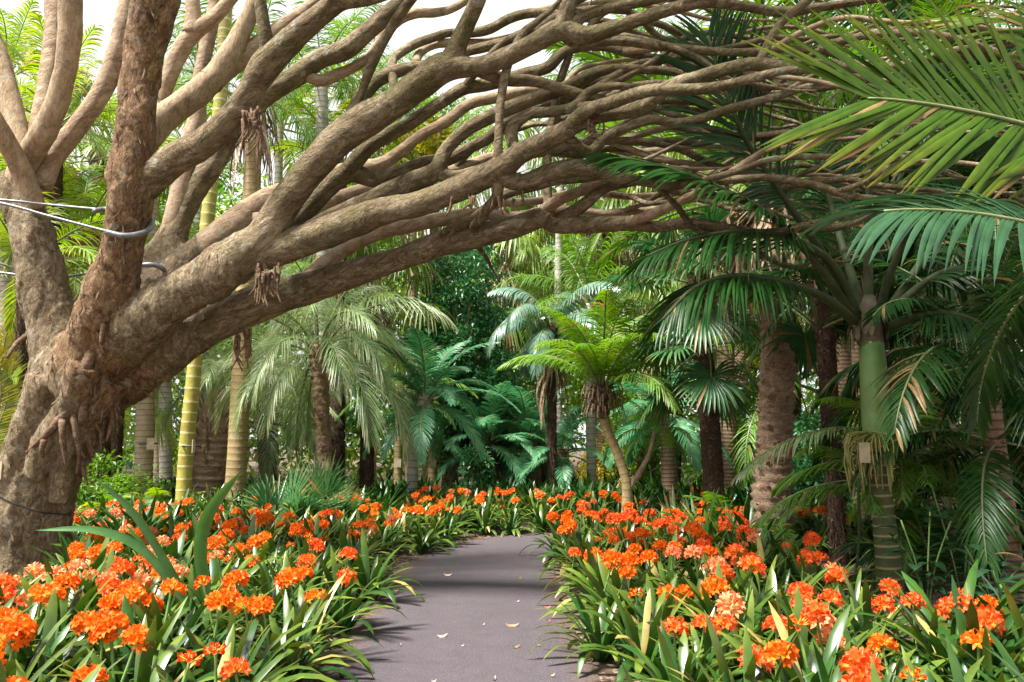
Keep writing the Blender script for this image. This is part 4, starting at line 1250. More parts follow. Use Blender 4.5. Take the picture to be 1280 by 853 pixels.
palm('canary', 'canary_palm', 'massive palm trunk covered in pale brown leaf scars right of the path', [(957, 705, 28), (962, 660, 25), (967, 580, 21.5), (971, 480, 20.5), (974, 380, 20.5), (974, 300, 22), (974, 240, 24)], 10.6, 'boots',
     [dict(sp='phoenix_frond', n=24, sc=1.0, cls=(0, .6), drop=.3)], sk=dict(h=1.35, n=300, fl=1.3, dz=-.15))
palm('trachyB', 'windmill_palm', 'dark shaggy windmill palm between the massive scarred trunk and the green shafted palm', [(1050, 718, 12), (1045, 650, 11), (1040, 560, 11.5), (1035, 470, 11.5), (1030, 395, 12), (1026, 340, 12)], 9.8, 'fibre',
     [dict(sp='fan_dark', n=16, sc=1.0, cls=(.1, .9)), dict(sp='fan_dark', n=4, sc=.95, cls=(.3, .6), off=(-.08, -.1, -.55), azs=[3.3, 4.2, 2.7, 5.1])])
palm('fat', 'thick_palm', 'very thick smooth tan trunk behind the green shafted palm', [(1146, 690, 46), (1147, 600, 44), (1148, 500, 42), (1148, 380, 40), (1147, 250, 36), (1146, 100, 34)], 13.5, 'tan',
     [dict(sp='phoenix_frond', n=24, sc=1.1)])
# right-hand ringed palm with dark crown
palm('rightring', 'ringed_palm', 'leaning brown ringed palm carrying a label at the right edge', [(1268, 750, 15), (1262, 690, 13.5), (1252, 610, 12.5), (1242, 540, 12), (1236, 470, 12), (1232, 430, 12)], 7.6, 'brown',
     [dict(sp='shade_frond', n=17, sc=.78, cls=(.1, 1)), dict(sp='shade_frond', n=8, sc=.62, cls=(.4, 1), off=(0, -.05, -.75))])
tag_on(1240, 596, 7.38, 11, 'pale label on the leaning ringed palm at the right edge', 0, .075, .11)
# behind, right: shady feather palms
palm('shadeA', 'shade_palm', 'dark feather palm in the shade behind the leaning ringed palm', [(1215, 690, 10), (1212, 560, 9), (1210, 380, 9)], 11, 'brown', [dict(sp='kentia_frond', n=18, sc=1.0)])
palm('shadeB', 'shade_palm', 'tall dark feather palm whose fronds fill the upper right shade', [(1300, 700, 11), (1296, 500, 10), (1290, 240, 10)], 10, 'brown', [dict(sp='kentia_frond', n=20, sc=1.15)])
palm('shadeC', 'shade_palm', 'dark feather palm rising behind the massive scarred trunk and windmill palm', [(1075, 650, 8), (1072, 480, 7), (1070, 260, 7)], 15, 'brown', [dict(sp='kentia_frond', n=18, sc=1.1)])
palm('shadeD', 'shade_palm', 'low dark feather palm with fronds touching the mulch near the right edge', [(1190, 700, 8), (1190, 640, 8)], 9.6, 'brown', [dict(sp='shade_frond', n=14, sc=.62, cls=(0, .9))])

# ---- the green shafted palm, every frond along the line it takes in the photograph
W = trunk_px([(1114, 752, 16.5), (1110, 700, 15), (1104, 640, 13.5), (1099, 590, 12.8), (1096, 540, 12.5)], 7.5)
hero = empty('crownshaft_palm', W[0][:3], 'palm with smooth pale green shaft above dark green ringed trunk, right of the path', 'palm tree')
mb = MB(); trunk(mb, W, 'ring', random.Random(1), .085); mb.build('trunk', M['ring_green'], hero)
S = spline(np.array([np.r_[at(a, b, 7.5), px2m(r, 7.5)] for a, b, r in ((1096, 552, 14.5), (1095.5, 540, 16.5), (1094, 510, 17), (1092, 470, 16.5), (1090, 440, 15.5), (1089, 428, 15))]), step=.02)
mb = MB(); tube(mb, S[:, :3], S[:, 3], 24); mb.build('crownshaft', M['shaft'], hero)
mb = MB(); rough_tube(mb, spline(np.array([np.r_[at(a, b, 7.5), px2m(r, 7.5)] for a, b, r in ((1089, 432, 15.3), (1088, 420, 17), (1087, 405, 17), (1086, 390, 13), (1086, 370, 6))]), step=.02), 20, .1, 8, seed=9)
rs = random.Random(12)
for k in range(26):
    a = rs.uniform(0, 6.28); o = np.array([math.cos(a), math.sin(a), 0]); b = at(1088, rs.uniform(405, 432), 7.5) + o * .125
    Q = np.array([b + UP * .14, b + o * .015, b - UP * rs.uniform(.02, .1) + o * .01])
    strip(mb, Q, nrm(np.cross(o, UP)), rs.uniform(.05, .1) * np.array([.7, 1, .3]), .1, 0, rs.random())
mb.build('sheath', M['sheath'], hero)
HF = [  # path pixels with depth, leaflets per side, leaflet length, width, normal, droop, vee, fwd, start
    ([(1072, 398, 7.45), (1030, 320, 7.35), (985, 255, 7.2), (935, 180, 7.0), (905, 110, 6.9), (885, 45, 6.85)], 55, .86, 0.029, (-.25, -.55, .6), .28, 6, (58, 25), .42),
    ([(1068, 402, 7.4), (1030, 372, 7.15), (975, 352, 6.8), (915, 345, 6.45), (868, 360, 6.25), (828, 400, 6.1)], 55, .80, 0.024, (-.1, -.35, .9), .75, 0, (52, 22), .30),
    ([(1070, 398, 7.5), (1025, 335, 7.2), (970, 275, 6.9), (905, 238, 6.6), (840, 212, 6.4), (775, 196, 6.25)], 60, .84, 0.030, (0, -.5, .85), .45, 10, (48, 20), .34),
    ([(1075, 400, 7.5), (1040, 330, 7.2), (985, 298, 6.9), (925, 290, 6.6), (860, 300, 6.35), (810, 320, 6.2)], 50, .74, 0.026, (0, -.3, .95), .7, 4, (52, 22), .36),
    ([(1086, 385, 7.5), (1085, 300, 7.5), (1088, 200, 7.4), (1100, 100, 7.2), (1120, 20, 6.9)], 42, .75, 0.030, (.9, -.4, 0), .6, 10, (55, 25), .5),
    ([(1080, 392, 7.6), (1060, 330, 7.8), (1042, 270, 8.1), (1020, 200, 8.5), (985, 150, 8.9)], 48, .72, 0.030, (0, .5, .8), .6, 6, (60, 28), .42),
    ([(1098, 395, 7.4), (1110, 350, 7.2), (1135, 290, 6.9), (1170, 250, 6.5), (1215, 245, 6.1), (1255, 270, 5.8)], 48, .66, 0.032, None, .8, 0, (60, 28), .38),
    ([(1104, 402, 7.5), (1135, 370, 7.5), (1180, 340, 7.5), (1235, 335, 7.5), (1285, 355, 7.5), (1320, 395, 7.5)], 52, .70, 0.030, None, .9, -4, (62, 28), .28),
    ([(1102, 400, 7.6), (1130, 360, 7.9), (1165, 310, 8.3), (1205, 285, 8.8), (1250, 290, 9.3)], 45, .66, 0.030, None, .85, 0, (60, 28), .34),
    ([(1104, 412, 7.5), (1140, 398, 7.3), (1185, 392, 7.0), (1225, 405, 6.8), (1260, 440, 6.6)], 42, .62, 0.029, None, .9, -4, (60, 28), .3),
]
for k, (pp, n, ll, lw, nn, dr, ve, fw, st) in enumerate(HF):
    P = np.array([at(*q) for q in pp])
    mb = MB(); pinnate(mb, P, n, ll, lw, start=st, fwd=fw, vee=ve, droop=dr, normal=nn, rr=.042, rnd=random.Random(k), fold=.2, segs=6, tip_short=.4)
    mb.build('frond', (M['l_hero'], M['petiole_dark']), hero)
# drooping spent flower branch under the shaft
mb = MB(); rs = random.Random(2)
for k in range(60):
    b = at(1092 + rs.uniform(-8, 8), 540, 7.5 + rs.uniform(-.1, .1)); e = at(1092 + rs.uniform(-34, 26), 556 + rs.uniform(20, 62), 7.5 + rs.uniform(-.25, .15))
    m_ = (b + e) / 2 + np.array([(e - b)[0] * .5, -.05, .10])
    tube(mb, spline(np.array([b, m_, e]), n=7), .006, 4, 0, rs.random())
mb.build('flower_branch', plain_mat('flower_branch', (.22, .22, .05), (.36, .32, .10), 10, .6), hero)

lab = tag_on(1079, 566, 7.3, 13, 'large tan label strapped under the smooth green shaft', -1, .09, .17)

# ---- palm out of the frame at the right whose fronds reach in
fb = np.array([3.62, 4.9, gz(3.62, 4.9)])
fp = empty('foreground_palm', fb, 'olive green palm just right of the frame whose big split fronds reach into the picture', 'palm tree')
top = np.array([3.58, 4.95, 2.75])
mb = MB(); trunk(mb, np.array([np.r_[fb - [0, 0, .03], .12], np.r_[(fb + top) / 2, .10], np.r_[top, .09]]), 'ring', random.Random(3), .1); mb.build('trunk', M['ring_green'], fp)
FF = [([tuple(top), at(1345, 178, 4.75), at(1280, 155, 4.7), at(1190, 135, 4.65), at(1120, 125, 4.6), at(1085, 123, 4.58)], 46, .84, .042, (0, -1, .12), .06, 4, (66, 24), .20, 'l_front', .95),
      ([tuple(top), at(1360, 300, 4.5), at(1290, 280, 4.3), at(1220, 267, 4.2), at(1150, 262, 4.1), at(1105, 264, 4.05)], 48, .60, .030, (0, -.8, .7), .55, 6, (72, 22), .2, 'l_blue', .8),
      ([tuple(top), at(1380, 80, 5.2), at(1330, 40, 5.4), at(1270, 20, 5.6), at(1200, 30, 5.8)], 24, .8, .05, (0, -.8, .5), .3, 4, (60, 25), .2, 'l_front', .9)]
for k, (P, n, ll, lw, nn, dr, ve, fw, st, mt, ts) in enumerate(FF):
    mb = MB(); pinnate(mb, np.array([np.asarray(q, float) for q in P]), n, ll, lw, start=st, fwd=fw, vee=ve, droop=dr, normal=nn, rr=.016, rnd=random.Random(k + 20), fold=.16, segs=7, tip_short=ts, base_short=.8, vjit=5)
    mb.build('frond', (M[mt], M['petiole']), fp)
crown(fp, top, 'shade_frond', 6, .9, rnd=random.Random(5), azs=[-.9, -.2, .5, 1.1, 5.6, 1.7])

# ---- thin cane palm with pale arching fronds below the shaft
root = empty('bamboo_palm', (at(1085, 730, 8.3)[0], 8.3, gz(at(1085, 730, 8.3)[0], 8.3)), 'small cane palm with fine pale arching fronds behind the green ringed trunk', 'palm tree')
for a, b in ((1125, 575), (1140, 610), (1072, 590)):
    mb = MB(); tp = at(a, b, 8.3); bs = np.array([at(a - 5, 700, 8.3)[0], 8.3, gz(3, 8.3)])
    tube(mb, spline(np.array([bs, (bs + tp) / 2 + [.03, 0, 0], tp]), n=10), .014, 7); mb.build('cane', M['ring_green'], root)
    crown(root, tp, 'fine_frond', 9, .95 if a > 1080 else .75, rnd=random.Random(a), r0=.02)
for pp in ([(1095, 565, 8.2), (1060, 535, 8.1), (1000, 545, 8.0), (950, 570, 7.9), (918, 598, 7.85)], [(1105, 560, 8.2), (1150, 535, 8.1), (1200, 550, 8.0), (1240, 580, 7.9)]):
    mb = MB(); pinnate(mb, np.array([at(*q) for q in pp]), 40, .34, .018, start=.2, vee=2, droop=.6, fwd=(60, 28), rr=.008, rnd=random.Random(6), fold=.15, segs=4)
    mb.build('frond', (M['l_grey'], M['petiole']), root)
# ------------------------------------------------------------------ palms farther back, upper left and behind
BACK = [  # px, crown py, d, trunk, species, n, scale, skirt, name, label
    (66, 150, 15, 'fibre', 'lime_frond', 20, .75, 0, 'feather_palm', 'sunlit yellow green feather palm between the left limbs'),
    (122, 190, 18, 'fibre', 'fan_frond', 18, 1.2, 0, 'fan_palm', 'fan palm with upright yellowing fans seen between the left limb and centre stem'),
    (100, 300, 16, 'boots', 'lime_frond', 18, .9, 0, 'feather_palm', 'low yellow green feather palm behind the steel cables'),
    (20, 260, 21, 'brown', 'queen_frond', 18, 1.1, 0, 'feather_palm', 'green feather palm at the far left edge behind the leftmost limb'),
    (8, 95, 22, 'grey', 'lime_frond', 18, .85, 0, 'feather_palm', 'tall lime feather palm against the sky in the top left corner'),
    (402, 100, 19, 'grey', 'queen_frond', 16, .8, 0, 'feather_palm', 'weeping feather palm against the white sky behind the upper limbs'),
    (462, 105, 24, 'grey', 'queen_frond', 20, .75, 0, 'feather_palm', 'tall weeping feather palm near the gap of open sky'),
    (425, 205, 20, 'fibre', 'lime_frond', 16, .85, 0, 'feather_palm', 'yellow green feather palm in the window under the front limb'),
    (395, 290, 26, 'brown', 'fan_tall', 18, 1.1, 90, 'fan_palm', 'distant fan palm with short skirt behind the front limb'),
    (545, 205, 25, 'brown', 'queen_frond', 18, 1.0, 0, 'feather_palm', 'distant feather palm seen through the tangle of limbs'),
    (640, 215, 28, 'brown', 'fan_tall', 20, 1.2, 90, 'fan_palm', 'distant fan palm hidden behind the middle limbs'),
    (815, 235, 22, 'boots', 'phoenix_frond', 24, .95, 160, 'date_palm', 'date palm with pale dead fronds behind the arching dark frond'),
    (905, 225, 17, 'brown', 'fan_tall', 20, 1.0, 170, 'fan_palm', 'fan palm with a thatch of tan dead leaves left of the massive scarred trunk'),
    (1048, 235, 16, 'brown', 'fan_tall', 18, 1.0, 190, 'fan_palm', 'fan palm with a thatch of tan dead leaves right of the massive scarred trunk'),
    (850, 395, 19, 'fibre', 'fan_frond', 18, .9, 0, 'fan_palm', 'lime fan palm glowing behind the hanging dark frond'),
    (815, 330, 25, 'fibre', 'lime_frond', 20, 1.1, 0, 'feather_palm', 'bright lime feather palm in the distance right of the reddish skirt'),
    (610, 545, 20, 'fibre', 'date_teal', 16, .95, 0, 'date_palm', 'low blue green palm in the shade below the dark leafy tree'),
    (660, 548, 20.5, 'boots', 'date_teal', 18, 1.0, 0, 'date_palm', 'low wide blue green palm above the far flower bed'),
    (700, 560, 19, 'brown', 'date_teal', 16, .75, 0, 'date_palm', 'small teal palm left of the whitish trunk'),
    (680, 572, 21, 'tan', 'date_teal', 12, .8, 0, 'date_palm', 'small teal palm with a tan trunk over the far flower bed'),
    (555, 560, 23, 'brown', 'queen_frond', 14, .6, 0, 'feather_palm', 'shaded feather palm behind the two blue green palms'),
    (150, 470, 20, 'fibre', 'fan_frond', 16, 1.0, 0, 'fan_palm', 'fan palm in the gap between old tree and beige trunk'),
    (330, 520, 19, 'fibre', 'butia_frond', 18, .8, 0, 'jelly_palm', 'small silvery palm drooping beside the tan trunk'),
    (1120, 500, 17, 'fibre', 'fan_frond', 16, 1.1, 0, 'fan_palm', 'lime fan palm glimpsed behind the green shaft'),
    (990, 470, 18, 'fibre', 'queen_frond', 18, .9, 0, 'feather_palm', 'green feather palm behind the massive scarred trunk'),
    (930, 110, 21, 'brown', 'queen_frond', 18, 1.15, 0, 'feather_palm', 'feather palm above the limbs, top centre right'),
    (1130, 60, 15, 'brown', 'kentia_frond', 18, 1.2, 0, 'feather_palm', 'dark feather palm crown in the top right canopy'),
    (1240, 120, 13, 'brown', 'kentia_frond', 18, 1.1, 0, 'feather_palm', 'dark feather palm crown behind the olive front frond'),
    (760, 120, 30, 'brown', 'queen_frond', 18, 1.4, 0, 'feather_palm', 'far feather palm behind the densest limbs'),
    (250, 90, 22, 'grey', 'queen_frond', 18, .8, 0, 'feather_palm', 'tall feather palm behind the top of the centre stem'),
]
for k, (px, py, d, st, sp, n, sc, sk, nm, lb) in enumerate(BACK):
    rnd = random.Random(k + 300)
    g = 555 + F * 1.25 / d
    r = rnd.uniform(.13, .2) * (1.4 if st == 'boots' else 1) * F / d
    lean = rnd.uniform(-12, 12)
    palm('back%d' % k, nm, lb, [(px + lean, g, r * 1.15), (px + lean * .5, (g + py) / 2, r), (px, py, r)], d, st, [dict(sp=sp, n=n, sc=sc)],
         sk=dict(h=2.2, n=sk, fl=1.4) if sk else None, group='palms filling the background', seed=k + 300)

# yellow feather leaf by the left edge and a dark trunk beside it
palm('leftdark', 'smooth_palm', 'thin dark red brown trunk at the left edge beside the old tree', [(22, 640, 8.5), (24, 520, 8), (28, 400, 7.5), (30, 330, 7)], 14, 'fibre', [dict(sp='lime_frond', n=12, sc=.8)])
root = empty('cycad', (at(-25, 660, 12)[0], 12, .12), 'bright yellow green feather leaves at the left edge behind the old tree', 'cycad')
for i, (x, y) in enumerate(((8, 415), (-12, 430), (22, 470), (-30, 400))):
    mb = MB(); b = np.array(root.location) + [0, 0, .1]
    pinnate(mb, np.array([b, at(-10, 560, 11.9), at(-2 + i * 4, 480, 11.8), at(x, y, 11.6)]), 60, .42, .022, start=.25, normal=(0, -1, .2), fwd=(78, 40), vee=0, droop=.1, rr=.014, rnd=random.Random(i))
    mb.build('frond', (M['l_yellow'] if i < 2 else M['l_lime'], M['petiole']), root)


# ------------------------------------------------------------------ broad-leaved trees and shrubs
def leaf_cloud(mb, centers, radii, per, size, rng, mat=0, flat=.5):
    """many small folded leaves through the volume of each clump"""
    C = np.repeat(np.asarray(centers, float), per, 0); Rr = np.repeat(np.asarray(radii, float), per)
    n = len(C)
    d = nrm(rng.normal(size=(n, 3))); rad = Rr * rng.random(n) ** .45
    P = C + d * rad[:, None] * np.array([1, 1, .8])
    D = nrm(d * .6 + rng.normal(size=(n, 3)) * .7 + np.array([0, 0, -.25]))
    U = nrm(rng.normal(size=(n, 3)) * flat + np.array([0, 0, 1.0]))
    W = nrm(np.cross(D, U)); U = np.cross(W, D)
    L = size * rng.uniform(.7, 1.3, n); w = L * rng.uniform(.34, .5, n)
    v = np.stack([P, P + D * (L * .45)[:, None] + W * (w / 2)[:, None] + U * (w * .18)[:, None], P + D * L[:, None] - U * (L * .12)[:, None],
                  P + D * (L * .45)[:, None] - W * (w / 2)[:, None] + U * (w * .18)[:, None]], 1).reshape(-1, 3)
    i = np.arange(n) * 4
    f = np.concatenate([np.stack([i, i + 1, i + 2], 1), np.stack([i, i + 2, i + 3], 1)]).tolist()
    cl = np.repeat(rng.random(len(centers)), per)
    mb.add(v, f, mat, np.repeat(np.clip(rng.random(n) * .6 + cl * .4, 0, 1), 4), np.tile([0, .5, 1, .5], n))


mb = MB(); leaf_cloud(mb, SHADE_CROWN[0], SHADE_CROWN[1], 120, .13, SHADE_CROWN[2])
mb.build('crown', M['l_mid'], tree)  # out of view overhead, added for its dappled shade on path and beds


def clump_set(c, rx, rz, n, rng, rc):
    d = nrm(rng.normal(size=(n, 3))); k = rng.random(n) ** .4
    P = np.asarray(c) + d * k[:, None] * np.array([rx, rx, rz])
    return P, rng.uniform(.6, 1.2, n) * rc


def tree_at(name, label, px, d, cpy, rx, rz, mat, size=.11, n=60, per=75, seed=0, cat='tree', tr=.12, group=None, trunkmat='limb_pale'):
    rng = np.random.default_rng(seed); rnd = random.Random(seed)
    c = at(px, cpy, d)
    root = empty(name, (c[0], d, .1), label, cat, group)
    mb = MB()
    base = np.array([c[0] + rnd.uniform(-.3, .3), d, .05])
    S = spline(np.array([np.r_[base, tr], np.r_[(base + c) / 2 + [rnd.uniform(-.15, .15), 0, 0], tr * .8], np.r_[c, tr * .5]]), step=.1)
    rough_tube(mb, S, 10, .08, 5, seed=seed)
    P, rr = clump_set(c, rx, rz, n, rng, .42 * min(rx, rz) ** .6)
    for k in range(0, n, max(1, n // 14)):
        q = S[int(len(S) * rnd.uniform(.45, .95))][:3]
        rough_tube(mb, spline(np.array([np.r_[q, tr * .4], np.r_[(q + P[k]) / 2 + [0, 0, .12], tr * .28], np.r_[P[k], tr * .1]]), step=.15), 6, .08, 5, seed=k)
    mb.build('trunk', M[trunkmat], root)
    mb = MB(); leaf_cloud(mb, P, rr, per, size, rng)
    mb.build('crown', mat, root)
    return root


tree_at('broadleaf_tree', 'dense dark glossy leaved tree in the centre behind the blue green palms', 574, 20.5, 430, 1.2, 3.0, M['l_broad'], .13, 190, 90, 1, tr=.16)
tree_at('broadleaf_tree', 'lower dark leafy tree with some yellowing leaves just right of the dense dark one', 620, 22, 520, .8, 1.4, M['l_broad'], .13, 60, 80, 2)
tree_at('broadleaf_tree', 'light green tree top seen by the gap of sky', 545, 30, 175, 2.0, 1.4, M['l_mid'], .16, 80, 80, 3)
tree_at('yellow_tree', 'bright yellow green leafy tree behind the right hand palms', 905, 24, 400, 2.6, 2.2, M['l_yellow'], .16, 70, 80, 4)
tree_at('yellow_tree', 'yellow leafed tree in the window between the middle limbs', 520, 24, 178, 1.2, .8, M['l_yellow'], .15, 40, 70, 44)
tree_at('yellow_shrub', 'yellow leafed shrub in the gap left of the whitish trunk', 690, 26, 600, 1.0, 1.0, M['l_yellow'], .13, 40, 70, 5, 'shrub', .05)
tree_at('yellow_shrub', 'yellow leafed shrub in the gap right of the bent pygmy palm', 762, 24, 590, .9, .9, M['l_yellow'], .13, 40, 70, 6, 'shrub', .05)
tree_at('green_shrub', 'mid green shrub behind the dark windmill palm', 930, 19, 560, 1.3, 1.3, M['l_mid'], .13, 60, 80, 7, 'shrub', .05)
tree_at('green_shrub', 'dark glossy shrub right of the massive scarred trunk', 1010, 16, 590, .9, 1.1, M['l_broad'], .15, 50, 70, 8, 'shrub', .05)
tree_at('green_shrub', 'mid green shrub between the bent pygmy palm and brown ringed palm', 808, 21, 560, 1.0, 1.5, M['l_mid'], .12, 60, 80, 9, 'shrub', .05)
tree_at('green_shrub', 'low green shrub at the foot of the old tree', 130, 13.5, 615, .8, .45, M['l_mid'], .09, 40, 80, 10, 'shrub', .03)
tree_at('green_shrub', 'dark shrub at the right edge behind the leaning ringed palm', 1275, 11, 560, 1.1, 1.7, M['l_broad'], .15, 60, 70, 12, 'shrub', .05)
tree_at('broadleaf_tree', 'dark leafy tree closing the upper right corner behind the olive front frond', 1230, 17, 180, 3.2, 3.0, M['l_broad'], .18, 110, 80, 13)
tree_at('broadleaf_tree', 'leafy tree at the far left behind the left limbs', 20, 27, 330, 3.0, 3.5, M['l_mid'], .17, 110, 80, 14)
tree_at('broadleaf_tree', 'leafy tree behind the tan trunk and hanging dead fronds', 300, 28, 330, 3.0, 3.4, M['l_mid'], .17, 110, 80, 15)
tree_at('broadleaf_tree', 'hanging leafy tree right of the dense dark tree, leaves reaching the far bed', 592, 18.5, 600, .35, .9, M['l_broad'], .12, 30, 70, 16, tr=.05)

# the wood behind, one mass nobody could count
def forest():
    rng = np.random.default_rng(77)
    mbs = [MB(), MB(), MB()]
    for layer, (y0, y1, nc) in enumerate(((25, 31, 520), (31, 40, 620), (40, 52, 520))):
        y = rng.uniform(y0, y1, nc); x = rng.uniform(-1, 1, nc) * (y * .85 + 3)
        hmax = np.array([(8.8 if a < -2 else 8.5 if a < 3 else 14) + 3.0 * noise.noise(Vector((a * .22, layer * 3.1, 0))) for a in x]) + layer * 1.2
        z = rng.random(nc) ** .8 * hmax
        C = np.stack([x, y, z + .4], 1)
        rr = rng.uniform(.7, 1.5, nc) * (1 + layer * .25)
        k = rng.integers(0, 3, nc)
        for q in range(3):
            s = k == q
            leaf_cloud(mbs[q], C[s], rr[s], 85, .30 + .07 * layer, rng, flat=.8)
    big = MB()
    for q, b in enumerate(mbs):
        big.v += b.v; big.var += b.var; big.ln += b.ln
        big.f += [[i + big.n for i in f] for f in b.f]; big.m += [q] * len(b.f); big.n += b.n
    tag(big.build('woodland', (M['l_mid'], M['l_broad'], M['l_lime'])), 'thick green wood filling the far background behind the palms', 'woodland', kind='stuff')


forest()


# ------------------------------------------------------------------ low plants
def rosette(name, label, x, y, sp, n, sc, mat=None, cat='plant', group=None, part='frond', seed=0, cls=(0, 1)):
    root = empty(name, (x, y, gz(x, y)), label, cat, group)
    crown(root, np.array(root.location) + [0, 0, .02], sp, n, sc, part=part, rnd=random.Random(seed), r0=.04, drop=0, clsr=cls)
    return root


def gxy(px, d):
    return at(px, 600, d)[0], d


for k, (px, d, sp, n, sc, nm, lb) in enumerate([
    (120, 12.6, 'fern_lime', 16, 1.3, 'fern', 'lime green fern hard against the right side of the old trunk'),
    (160, 13.2, 'fern_frond', 18, 1.4, 'fern', 'green fern under the beige ringed palm, left of the orange flowers'),
    (205, 14.0, 'fern_lime', 16, 1.3, 'fern', 'lime green fern just left of the golden green cane palm'),
    (110, 14.5, 'fern_frond', 18, 1.7, 'fern', 'tall fern half hidden by the old trunk'),
    (175, 15.5, 'fern_frond', 16, 1.5, 'fern', 'fern at the foot of the beige ringed palm'),
    (310, 15.2, 'fern_frond', 16, 1.3, 'fern', 'fern at the foot of the tan trunk'),
    (905, 12.2, 'fern_frond', 18, 1.5, 'fern', 'fern at the foot of the dark shaggy palm'),
    (930, 11.4, 'fern_frond', 16, 1.3, 'fern', 'fern just left of the massive scarred trunk'),
    (1005, 11.8, 'fern_frond', 16, 1.2, 'fern', 'fern between the massive scarred trunk and the dark shaggy palm'),
    (1170, 9.5, 'fern_frond', 16, 1.2, 'fern', 'fern in the shade right of the green ringed trunk'),
]):
    x, y = gxy(px, d); rosette(nm, lb, x, y, sp, n, sc, cat='fern', seed=k + 40)
x, y = gxy(352, 11.8); rosette('dwarf_fan_palm', 'knee high fan palm sprouting from the flowers, left one of a pair', x, y, 'fan_low', 8, .95, cat='palm', seed=1)
x, y = gxy(398, 12.5); rosette('dwarf_fan_palm', 'knee high fan palm sprouting from the flowers, right one of a pair', x, y, 'fan_low', 9, 1.0, cat='palm', seed=2)
x, y = gxy(980, 9.9); rosette('young_palm', 'young feather palm sprouting before the massive scarred trunk', x, y, 'fine_frond', 9, .75, cat='palm', seed=3)
x, y = gxy(1165, 8.2); rosette('young_palm', 'young feather palm with drooping fronds in the mulch right of the green ringed trunk', x, y, 'shade_frond', 9, .5, cat='palm', seed=5)
for k, (px, d, n, sc) in enumerate(((842, 13.2, 30, 1.3), (868, 12.4, 26, 1.15), (918, 10.9, 24, 1.1))):
    x, y = gxy(px, d); rosette('cordyline', ['silvery striped leaf tuft below the brown ringed palm', 'silvery striped leaf tuft left of the dark shaggy palm', 'silvery striped leaf tuft close to the massive scarred trunk'][k], x, y, 'cordyline_leaf', n, sc, cat='plant', part='leaf', seed=k + 60)
# tall spear leaves rising out of the left bed
root = empty('spear_plant', (*gxy(262, 5.6), gz(*gxy(262, 5.6))), 'tall plant with long arching blue green spear leaves rising above the left flowers', 'plant')
for pp, w in (([(262, 765, 5.6), (250, 690, 5.55), (262, 640, 5.5), (302, 588, 5.4)], .085), ([(240, 760, 5.6), (205, 700, 5.5), (165, 640, 5.4), (118, 597, 5.3)], .055), ([(235, 760, 5.5), (180, 690, 5.4), (120, 664, 5.3), (44, 663, 5.2)], .06),
              ([(255, 765, 5.65), (248, 720, 5.6), (250, 680, 5.6), (240, 640, 5.6)], .07)):
    P = spline(np.array([at(*q) for q in pp]), n=16)
    T = nrm(np.gradient(P, axis=0)); W = nrm(np.cross(T, np.array([0, -1, .25])))
    W = nrm(W + np.array([0, .5, 0])); u = np.linspace(0, 1, 16)
    mb = MB(); strip(mb, P, W, w * np.interp(u, [0, .3, .6, .85, 1], [.55, .9, 1, .6, .02]), .22, 0, .5); mb.build('leaf', M['l_spear'], root)
# broad leaved plants at lower right
def broad_plant(px, d, label, seed, n=14, h=.75):
    rnd = random.Random(seed); x, y = gxy(px, d); root = empty('broad_leaf_plant', (x, y, gz(x, y)), label, 'plant')
    for s in range(4):
        mb = MB(); a = rnd.uniform(0, 6.28); o = np.array([math.cos(a), math.sin(a), 0])
        b = np.array(root.location); P = spline(np.array([b, b + o * .08 + UP * h * .5, b + o * .22 + UP * h * rnd.uniform(.8, 1.1)]), n=9)
        tube(mb, P, .007, 5, 1)
        for k in range(n // 2):
            q = P[2 + k % 7]; e = rnd.uniform(0, 6.28); dv = np.array([math.cos(e), math.sin(e), rnd.uniform(.1, .7)]); dv = nrm(dv)
            l = rnd.uniform(.20, .32); u = np.linspace(0, 1, 7); Q = q + np.outer(u * l, dv) - np.outer(u ** 2 * l * .3, UP)
            W = nrm(np.cross(dv, UP)); strip(mb, Q, W, rnd.uniform(.08, .115) * np.interp(u, [0, .12, .4, .7, 1], [.05, .5, 1, .75, .03]), .15, 0, rnd.random())
        mb.build('stem', (M['l_blue'], M['stalk']), root)


broad_plant(1150, 7.0, 'broad glossy leaved plant right beside the green ringed trunk', 1)
broad_plant(1195, 7.2, 'tall broad glossy leaved plant in the mulch between the two ringed palms', 2, 16, .95)
broad_plant(1235, 6.6, 'broad glossy leaved plant before the leaning ringed palm', 3, 14, .6)
broad_plant(1262, 5.4, 'broad glossy leaved plant at the right edge', 4, 14, .55)

# ------------------------------------------------------------------ clivias
CF, CFD = [], []
rnd = random.Random(21)
for v in range(7):
    mb = MB(); n = rnd.randint(24, 31)
    for i in range(n):
        a = i * 2.39996 + rnd.uniform(-.3, .3); t = (i + .5) / n
        e0 = R(86 - 38 * t + rnd.uniform(-8, 8)); L = rnd.uniform(.52, .80); bend = R(rnd.uniform(15, 60) + 95 * t)
        P = [np.array([math.cos(a), math.sin(a), 0]) * .03]
        for j in range(7):
            e = e0 - bend * ((j + .5) / 7) ** 1.3
            P.append(P[-1] + np.array([math.cos(a) * math.cos(e), math.sin(a) * math.cos(e), math.sin(e)]) * L / 7)
        P = np.array(P); W = np.array([-math.sin(a), math.cos(a), 0]); tw = rnd.uniform(-.35, .35); W = nrm(W + UP * tw)
        u = np.linspace(0, 1, 8); w = rnd.uniform(.050, .076)
        strip(mb, P, W, w * np.interp(u, [0, .3, .7, .9, 1], [.7, .95, 1, .7, .06]), .13, 0, rnd.random())
    CF.append(mb.mesh('foliage', (M['l_clivia'],)))
FH = {}
